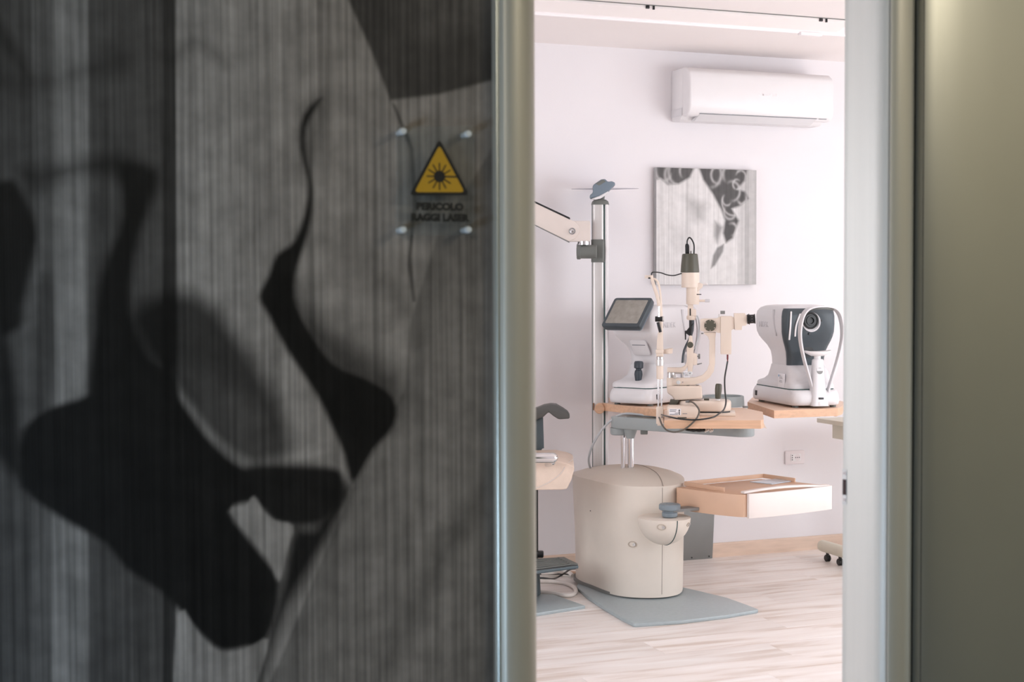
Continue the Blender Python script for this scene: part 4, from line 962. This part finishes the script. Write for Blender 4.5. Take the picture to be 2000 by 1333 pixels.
larm = pe([(1303, 718.5), (1330, 718.5), (1337, 715.5), (1340.5, 709), (1342, 695), (1346, 695), (1344, 713), (1340, 722), (1332, 728), (1303, 728)], 0, .017, 'illumination_arm', 'cream', .003)
ic = pe([(1346, 656), (1351.5, 656), (1353, 666), (1355, 676), (1354.5, 680), (1354.5, 706), (1352, 727), (1343.5, 727), (1341.5, 705), (1341.5, 680), (1342, 674), (1344.5, 666)], -.004, .014, 'illumination_column', 'cream', .003)
facecyl(1348, 674, 6, -.018, .004, 'tilt_cap', 'olive', ic); facecyl(1347.3, 730, 5, -.012, .006, 'column_screw', 'standoff', ic); facecyl(1347.5, 730, 1.4, -.018, .001, 'screw_slot', 'print_grey', ic)
pe([(1353, 690), (1360, 691.5), (1362, 693), (1361.5, 712.5), (1354, 714.5)], -.004, .013, 'filter_box', 'cream', .0015)
hcyl(1361, 1363.5, 696.5, 1.5, -.004, 'knob_stem', 'print_grey'); hcyl(1363.5, 1367.5, 696.5, 5, -.004, 'slit_knob', 'platedark')
pe([(1361, 711), (1371, 709.5), (1371, 711), (1362, 713.5)], -.004, .004, 'filter_lever', 'platedark', 0)
# lamp house tower
lh = MB(); 
def lath(pxc, prof, v=0.0):
    o = fs.at(pxc, prof[0][1], v); return MB().lathe(o, (0, 0, 1), [(max(r_, 0) * SPX, fs.at(pxc, y_, v).z - o.z) for r_, y_ in prof], 40)
lath(1353, [(0, 595), (12, 595), (12.6, 594), (12.6, 560), (0, 560)]).build('lamp_neck', M['cream'], sl_, smooth=40)
lath(1348.5, [(0, 562), (17, 562), (17.5, 560), (17.5, 553), (17.2, 552), (17.2, 533), (0, 533)]).build('lamp_house', M['cream'], sl_, smooth=40)
b = MB(); b.ext(fs.uz([(1340, 553), (1368, 553), (1372.5, 554.5), (1372.5, 561), (1367, 566), (1362, 571), (1345, 571)], -.02), -.02, .025, .003); b.build('lamp_collar', M['cream'], sl_)
hcyl(1372, 1382, 555, 2.5, .01, 'collar_stub', 'white')
lath(1347.5, [(0, 532.5), (18, 532.5), (18.2, 531), (17.4, 519), (15.2, 497.5), (13.5, 496), (0, 496)]).build('lamp_cap', M['olive'], sl_, smooth=40)
plug = pe([(1338.5, 496), (1338, 480), (1339.5, 476), (1344, 476), (1346, 480), (1346.5, 496)], 0, .008, 'lamp_plug', 'black', .002)
vcyl(1351, 490, 496.5, 3, .01, 'cap_outlet', 'steel')
b = MB(); b.tube([fs.at(1342, 477, 0), fs.at(1342.5, 470, 0), fs.at(1346, 464.5, 0), fs.at(1351, 468, .003), fs.at(1355.5, 479, .008), fs.at(1355.5, 496, .01)], .0032, 8, 8); b.build('lamp_lead', M['black'], sl_)
hcyl(1359, 1370, 575.5, .9, -.02, 'aperture_pin', 'black'); hcyl(1365, 1379, 587.8, 2.2, 0, 'height_lever', 'cream'); hcyl(1377, 1386.5, 587.8, 3, 0, 'lever_grip', 'emboss')
pe([(1343, 594), (1354, 594), (1354, 604), (1359, 604.5), (1360, 609), (1359.5, 617.5), (1343, 618)], 0, .013, 'lamp_shaft', 'cream', .002)
pe([(1347, 603), (1349.2, 603), (1349.2, 617), (1347, 617)], -.0125, .002, 'shaft_slot', 'black', 0)
lath(1350, [(0, 625.5), (7, 625.5), (9, 623), (9, 618), (8, 617), (0, 617)]).build('shaft_ring', M['cream'], sl_, smooth=40)
vcyl(1348.5, 625, 657, 2.7, 0, 'mirror_post', 'black')
pe([(1347, 638), (1341, 646), (1337.5, 646.5), (1337.5, 664), (1340, 664), (1340.3, 652), (1346, 656), (1348, 656)], -.004, .003, 'mirror_flag', 'black', 0)
pe([(1350, 636), (1354, 631), (1354.5, 632.5), (1351, 638)], 0, .002, 'mirror_lever', 'black', 0)
b = MB(); b.tube([fs.at(1361, 616.5, -.005), fs.at(1363.5, 622, -.005), fs.at(1365.5, 636, -.005), fs.at(1364, 656, -.005), fs.at(1360, 672, -.005), fs.at(1355.5, 681, -.005)], .0028, 8, 8); b.build('lamp_conduit', M['greycable'], sl_)
# microscope
mb_ = pe([(1367.5, 624), (1376, 623), (1400, 622.5), (1405, 619.5), (1407.5, 619), (1407.5, 651), (1401, 650.5), (1399, 648.5), (1376, 648.5), (1367.5, 646.5)], 0, .028, 'microscope_body', 'cream', .002)
facecyl(1387, 636, 11.4, -.028, .012, 'magnification_knob', 'olive', mb_)
for k in range(6):
    a = PI / 2 + k * PI / 3; facecyl(1387 + 9.8 * math.cos(a), 636 - 9.8 * math.sin(a), .9, -.040, .0006, 'index_mark', 'cream', mb_)
pe([(1374, 650.5), (1369.5, 650.5), (1369.5, 653), (1374, 653)], -.01, .006, 'fixing_screw', 'platedark', .001)
pe([(1407.5, 618), (1428, 618), (1432.5, 619.5), (1434, 623), (1434.5, 643), (1428.5, 645), (1428.5, 692.5), (1407.5, 692.5)], -.004, .030, 'camera_tube', 'cream', .0025)
vcyl(1404.2, 613.5, 619, 1.2, 0, 'iris_pin', 'steel'); pe([(1407, 607.5), (1416, 607.5), (1416, 614), (1407, 614)], 0, .010, 'iris_lever', 'platedark', .001)
pe([(1433.5, 612.5), (1456, 612.5), (1456.5, 616), (1459, 616), (1459, 633), (1457, 636.5), (1449.5, 637), (1449, 645), (1435, 645)], 0, .040, 'binocular_prism', 'cream', .002)
for v in (-.031, .031):
    a, c = fs.at(1459, 624, v), fs.at(1475, 623, v); ax = c - a
    b = MB(); L_ = ax.length
    b.lathe(a, ax, [(.0, 0), (.0180, 0), (.0205, .002), (.0205, .006), (.018, .007), (.023, .008), (.023, .010), (.0185, .011), (.0185, L_ - .004), (.0205, L_ - .003), (.0205, L_), (.015, L_), (.013, L_ - .004), (0, L_ - .004)], 32)
    ey = b.build('eyepiece', M['black'], sl_)
    for k in range(10):
        q = a + ax.normalized() * .020 + Vector((0, math.cos(k * PI / 5), math.sin(k * PI / 5))) * .0185
        MB().ball(q, .0009, 6).build('scale_dot', M['white'], ey) if v < 0 else None
# chin rest: two uprights joined by cross bars
for v in (-.105, .105):
    dx = 0 if v < 0 else 1.5
    side_ = pe([(1281.5, 795), (1295.5, 795), (1296.5, 829), (1281.5, 829)], v, .014, 'rest_clamp', 'cream', .003)
    for o_ in (-3.2, 3.2): vcyl(1289 + o_, 738, 797, 1.9, v, 'rest_rod', 'chrome')
    vcyl(1288.8, 714, 741, 6.6, v, 'rest_sleeve'); vcyl(1288.8, 702, 715, 7.8, v, 'height_ring', 'steel'); vcyl(1288.8, 697, 702.5, 7, v, 'ring_cap', 'chrome')
    pe([(1280.5, 684), (1296, 684), (1296, 691), (1280.5, 691)], v, .012, 'rest_bracket', 'cream', .002)
    pe([(1284.5, 650), (1294, 650), (1295, 668), (1295.5, 697), (1281.5, 697), (1283, 668)], v, .009, 'rest_upright', 'cream', .003)
    b = MB(); b.tube([fs.at(1290.5, 655, v), fs.at(1290, 618, v), fs.at(1288, 600, v), fs.at(1284, 580, v), fs.at(1277, 558, v), fs.at(1273.5, 545, v), fs.at(1272.5, 538, v)], lambda k: .0095 - .0035 * k, 10, 8); b.build('head_frame', M['cream'], sl_)
    b = MB(); b.tube([fs.at(1293, 640, v), fs.at(1291.5, 600, v), fs.at(1289.5, 572, v), fs.at(1285.5, 553, v), fs.at(1280, 546, v), fs.at(1276, 545, v)], .0042, 8, 8); b.build('fixation_arm', M['cream'], sl_)
    vcyl(1286.7, 598, 627, 2.6 if v < 0 else 2, v - .006 if v < 0 else v, 'guide_tube', 'chrome') if v < 0 else None
    if v < 0:
        hcyl(1279.5, 1294, 623.5, 5.2, v - .004, 'lever_clamp', 'black'); hcyl(1293.5, 1297, 623.5, 5, v - .004, 'clamp_cap', 'steel')
        b = MB(); b.tube([fs.at(1285, 630, v - .02), fs.at(1287.5, 640, v - .022), fs.at(1290, 649, v - .02)], .0065, 10, 4); b.build('canthus_lever', M['black'], sl_)
b = MB(); pbd = fs.at(1272.5, 541, 0); b.strip([(pbd.x, -.105, pbd.z), (pbd.x - .02, -.05, pbd.z), (pbd.x - .026, 0, pbd.z), (pbd.x - .02, .05, pbd.z), (pbd.x, .105, pbd.z)], (0, 0, 1), .012, .006, 6); b.build('forehead_band', M['cream'], sl_)
hcyl(1266, 1272, 543.5, 1.4, -.105, 'band_peg', 'black')
pbd = fs.at(1289, 822, 0); MB().box((pbd.x - .008, -.105, pbd.z - .012), (pbd.x + .008, .105, pbd.z + .004), bev=.002).build('cross_bar', M['cream'], sl_)
pbd = fs.at(1288, 688, 0); MB().box((pbd.x - .006, -.1, pbd.z - .006), (pbd.x + .006, .1, pbd.z + .006), bev=.002).build('cross_bar', M['cream'], sl_)
b = MB(); p = fs.at(1301, 686, 0); R = []
for k, h in ((.5, -.012), (.95, -.010), (1.0, .004), (1.04, .008), (.92, .007), (.85, -.002)):
    R.append([(p.x + .004 + .024 * k * math.cos(q * PI / 12), .045 * k * math.sin(q * PI / 12), p.z + h + .004 * math.cos(q * PI / 12) * (h > 0)) for q in range(24)])
b.rings(R); b.build('chin_cup', M['cream'], sl_)
for px, py in ((1287, 813), (1293, 812)): facecyl(px, py + 3, 1.5, -.119, .002, 'cable_inlet', 'print_grey')
# leads
facecyl(1421, 699, .1, 0, .001, 'lead_core', 'black')
b = MB(); p0, p1 = fs.at(1421, 693, -.004), fs.at(1421, 707, -.004); b.lathe(p0, p1 - p0, [(0, 0), (.0038, 0), (.0038, .018), (.0028, .022), (.0022, .030), (0, .030)], 14); b.build('red_plug', M['redplug'], sl_)
b = MB(); b.tube([fs.at(1421, 706, -.004), fs.at(1419.5, 715, -.006), fs.at(1415.5, 740, -.03), fs.at(1416, 765, -.06), fs.at(1418, 785, -.09), fs.at(1414, 800, -.17), fs.at(1405, 808, -.24), fs.at(1391, 816, -.290), fs.at(1360, 820.5, -.292), fs.at(1330, 819, -.295), fs.at(1308, 815, -.285), fs.at(1292, 810.5, -.13)], .0034, 8, 8); b.build('camera_lead', M['blackcable'], sl_)
pe([(1339, 783), (1347, 782.5), (1347, 787), (1339, 787)], -.08, .006, 'lead_plug', 'platedark', .001)
b = MB(); b.tube([fs.at(1346, 784.5, -.08), fs.at(1353, 786.5, -.12), fs.at(1361, 794, -.22), fs.at(1365.5, 804, -.262), fs.at(1361, 817, -.282), fs.at(1350, 829, -.288), fs.at(1335, 840, -.29), fs.at(1318, 844.5, -.305), fs.at(1303, 841, -.31), fs.at(1293, 830, -.29), fs.at(1288, 817, -.13)], .0036, 8, 8); b.build('supply_lead', M['browncable'], sl_)
b = MB(); b.tube([fs.at(1273, 540, -.105), fs.at(1272.5, 535, -.105), fs.at(1276, 532, -.1), fs.at(1290, 533, -.07), fs.at(1302, 537, -.05), fs.at(1316, 538.5, -.03), fs.at(1331, 534.5, -.01)], .0026, 8, 8); b.build('fixation_lead', M['black'], sl_)

# ================================================================== examination chair at the left of the doorway
fc_ = Frame(1090, 6.15)
ch = thing('examination_chair', 'beige leather examination chair with dark armrest and footrest at the left edge of the doorway', 'chair', fc_)
q = fc_.uv([(1143, 1183.6), (1081, 1161.5), (1000, 1160), (940, 1180), (945, 1212), (1050.8, 1198)], .014); MB().slab(q, .0, .014, bev=.002).build('base_plate', M['basegrey'], ch)
p = fc_.pd(1024, 1160, 6.28); MB().cyl((p.x, p.y, .012), (p.x, p.y, .54), .050, .046).build('inner_column', M['petrol'], ch); MB().cyl((p.x, p.y, .012), (p.x, p.y, .13), .073, .068, bev=.006).build('column', M['petrol'], ch)
def cpx(pts, vc, half, bev, name, m, parent=None, seg=2):
    return MB().ext(fc_.uz(pts, vc - half), vc - half, vc + half, bev, seg).build(name, M[m], parent or ch, smooth=45)
s1 = [(930, 904), (1085, 901), (1108, 906), (1120, 911), (1122, 916), (1116, 938), (1107, 956), (1098, 957.5), (1040, 958), (930, 961)]
seat = cpx(s1, 0.0, .215, .022, 'seat', 'leather', seg=4)
b = MB(); b.tube([fc_.at(1045, 955, -.216), fc_.at(1068, 945, -.2165), fc_.at(1088, 932, -.2165), fc_.at(1098, 922, -.2165), fc_.at(1103, 913, -.215)], .0022, 6, 6)
b.tube([fc_.at(1103, 914, -.214), fc_.at(1098, 908, -.207), fc_.at(1090, 902, -.20)], .0022, 6, 4); b.tube([fc_.at(1103, 908, -.207), fc_.at(1112, 903, -.14), fc_.at(1120, 897, 0)], .002, 6, 4); b.build('piping', M['beige'], seat)
cpx([(1040, 812), (1060.5, 812), (1062.5, 878), (1065, 890), (1040, 890)], .24, .018, .002, 'armrest_post', 'petrol')
MB().cyl(fc_.at(1062, 881, .222), fc_.at(1062, 881, .212), .011).build('post_bolt', M['steel'], ch)
cpx([(1020, 808), (1050, 798), (1062, 793), (1076, 790.5), (1086, 791.5), (1100, 799.5), (1109, 806), (1112.5, 811.5), (1113, 818.5), (1091, 820), (1081, 813.5), (1071.5, 805.5), (1061.5, 815), (1040, 824), (1020, 828)], .235, .05, .007, 'armrest_pad', 'armpad', seg=3)
b = MB(); h0, h1 = fc_.at(990, 895, -.30), fc_.at(1086, 895, -.30); r_ = .0215
b.lathe(h0, h1 - h0, [(0, 0), (r_, 0), (r_, (h1 - h0).length - .012), (r_ * .87, (h1 - h0).length - .003), (r_ * .5, (h1 - h0).length + .006), (0, (h1 - h0).length + .009)], 28)
b.tube([fc_.at(1075, 899, -.30), fc_.at(1080, 904, -.29), fc_.at(1076, 907, -.25), fc_.at(1068, 908, -.21)], .011, 10, 6); b.build('chrome_handle', M['chrome'], ch)
bk = MB(); R = []
for h, dv, k in ((.52, 0, .8), (.60, -.01, 1.0), (.85, -.05, 1.0), (1.05, -.09, .95), (1.13, -.105, .8)):
    x_ = fc_.at(930, 904, 0).x - .02 + dv; R.append([(x_ + a_, b_, h) for a_, b_ in rr(-.10, .0, -.21 * k, .21 * k, .045)])
bk.rings(R); bk.build('backrest', M['leather'], ch, smooth=60)
# ribbed footrest
zf = .185; q = fc_.uv([(1129, 1102), (1101.5, 1088.5), (960, 1095), (950, 1126), (1051, 1112)], zf)
MB().slab(q, zf - .018, zf - .004, bev=.002).build('footrest', M['black'], ch)
q = fc_.uv([(1130, 1102.3), (1101.5, 1088), (958, 1094.5), (948, 1126.5), (1051, 1112.5)], zf); MB().slab(q, zf - .020, zf - .007, bev=.002).build('footrest_frame', M['petrol'], ch)
L0, L1 = [Vector(p) for p in fc_.uv([(960, 1095.5), (1101.5, 1088.5)], zf)]; R0_, R1 = [Vector(p) for p in fc_.uv([(955, 1125), (1129, 1102)], zf)]
for k in range(6):
    t0_, t1_ = k / 6 + .02, (k + .5) / 6 + .02
    MB().slab([tuple(L0.lerp(R0_, t0_)), tuple(L1.lerp(R1, t0_)), tuple(L1.lerp(R1, t1_)), tuple(L0.lerp(R0_, t1_))], zf - .005, zf, bev=.001).build('footrest_rib', M['darkgrey'], ch)
e_ = (R1 - L1).normalized(); t_ = (L1 - L0).normalized()
MB().slab([tuple(L1 - t_ * .03), tuple(L1), tuple(R1), tuple(R1 - t_ * .03)], zf - .005, zf + .0005, bev=.001).build('footrest_edge', M['darkgrey'], ch)
p = fc_.pd(1046.5, 1090, 6.27); MB().cyl((p.x, p.y, zf - .01), (p.x, p.y, .53), .011).build('footrest_post', M['black'], ch)
p = fc_.pd(1053, 1088, 6.27); MB().box((p.x - .02, p.y - .02, zf - .006), (p.x + .02, p.y + .02, zf + .022), bev=.006).build('post_foot', M['black'], ch)

# ================================================================== cream instrument desk on castors, by the right jamb
K = CAM + ray(1595, 817) * 7.10
dk = thing('instrument_desk', 'cream wheeled instrument desk seen behind the right door jamb', 'desk', loc=(K.x, K.y, 0))
ztop = K.z
MB().box((0, -.46, ztop - .022), (.80, 0, ztop), bev=.003).build('desk_top', M['creamdesk'], dk)
MB().box((.055, -.40, ztop - .098), (.72, -.055, ztop - .022), bev=.002).build('drawer_box', M['creamdesk'], dk)
for x in (.034, .70):
    MB().lathe((x, .0, .072), (0, -1, 0), [(0, -.012), (.020, -.010), (.028, 0), (.029, .01), (.029, .45), (.02, .462), (0, .464)], 24).build('foot_bar', M['creamdesk'], dk)
    for y_ in (-.05, -.16, -.40):
        b = MB(); b.cyl((x - .012, y_, .0175), (x - .002, y_, .0175), .0172, bev=.003); b.cyl((x + .002, y_, .0175), (x + .012, y_, .0175), .0172, bev=.003); b.box((x - .004, y_ - .008, .018), (x + .004, y_ + .008, .048)); b.build('castor', M['black'], dk)
MB().box((.30, -.27, .60), (.42, -.19, ztop - .09), bev=.01).build('lift_column', M['creamdesk'], dk)
MB().box((.31, -.26, .05), (.41, -.20, .61), bev=.008).build('lift_column', M['steel'], dk)
MB().box((.03, -.25, .06), (.70, -.21, .09), bev=.004).build('cross_bar', M['creamdesk'], dk)

# ================================================================== leads lying on the floor between chair and cabinet
def floor_lead(label, m, r, pts, name='cable'):
    P = []
    for px, py, z in pts:
        q = on(px, py, 2, max(z, r)); P.append(q)
    o0 = Vector((P[0].x, P[0].y, 0)); b = MB(); b.tube([p - o0 for p in P], r, 8, 8)
    o = b.build(name, M[m]); o.location = o0; return tag(o, label, 'cable', 'cables on the floor beside the chair')
floor_lead('thick white cable looping over the floor in front of the chair plate', 'whitecable', .0095, [(1035, 1156.5, 0), (1058, 1157, 0), (1085, 1160, 0), (1102, 1163.5, 0), (1118, 1162, 0), (1125, 1155, 0), (1120, 1147, 0), (1105, 1140, 0), (1085, 1137, 0), (1066, 1136, 0), (1048, 1136.5, 0)])
floor_lead('thick white cable rising under the footrest towards the cabinet', 'whitecable', .0095, [(1058, 1119.5, .022), (1070, 1119.5, .024), (1082, 1118.5, .027), (1095, 1116, .027), (1106, 1116.5, .027), (1113, 1120, .025), (1118, 1125, .018)])
floor_lead('thin black cable crossing the white cables under the footrest', 'blackcable', .0042, [(1040, 1130, 0), (1060, 1130, .008), (1080, 1131.5, .014), (1095, 1125, .05), (1107, 1117, .055), (1115, 1112.5, .055), (1128, 1111, .045)])
floor_lead('second black cable running straight behind the white cables', 'blackcable', .004, [(1040, 1121, 0), (1070, 1122, 0), (1100, 1122.5, 0), (1130, 1124, 0)])
floor_lead('tan cable lying behind the others under the footrest', 'tray', .0055, [(1035, 1120, 0), (1060, 1117.5, 0), (1085, 1116, 0), (1125, 1119, 0)])
floor_lead('thin white cable lying flat behind the black cable', 'whitecable', .0045, [(1040, 1126, 0), (1075, 1126, 0), (1100, 1125, 0), (1126, 1128, 0)])
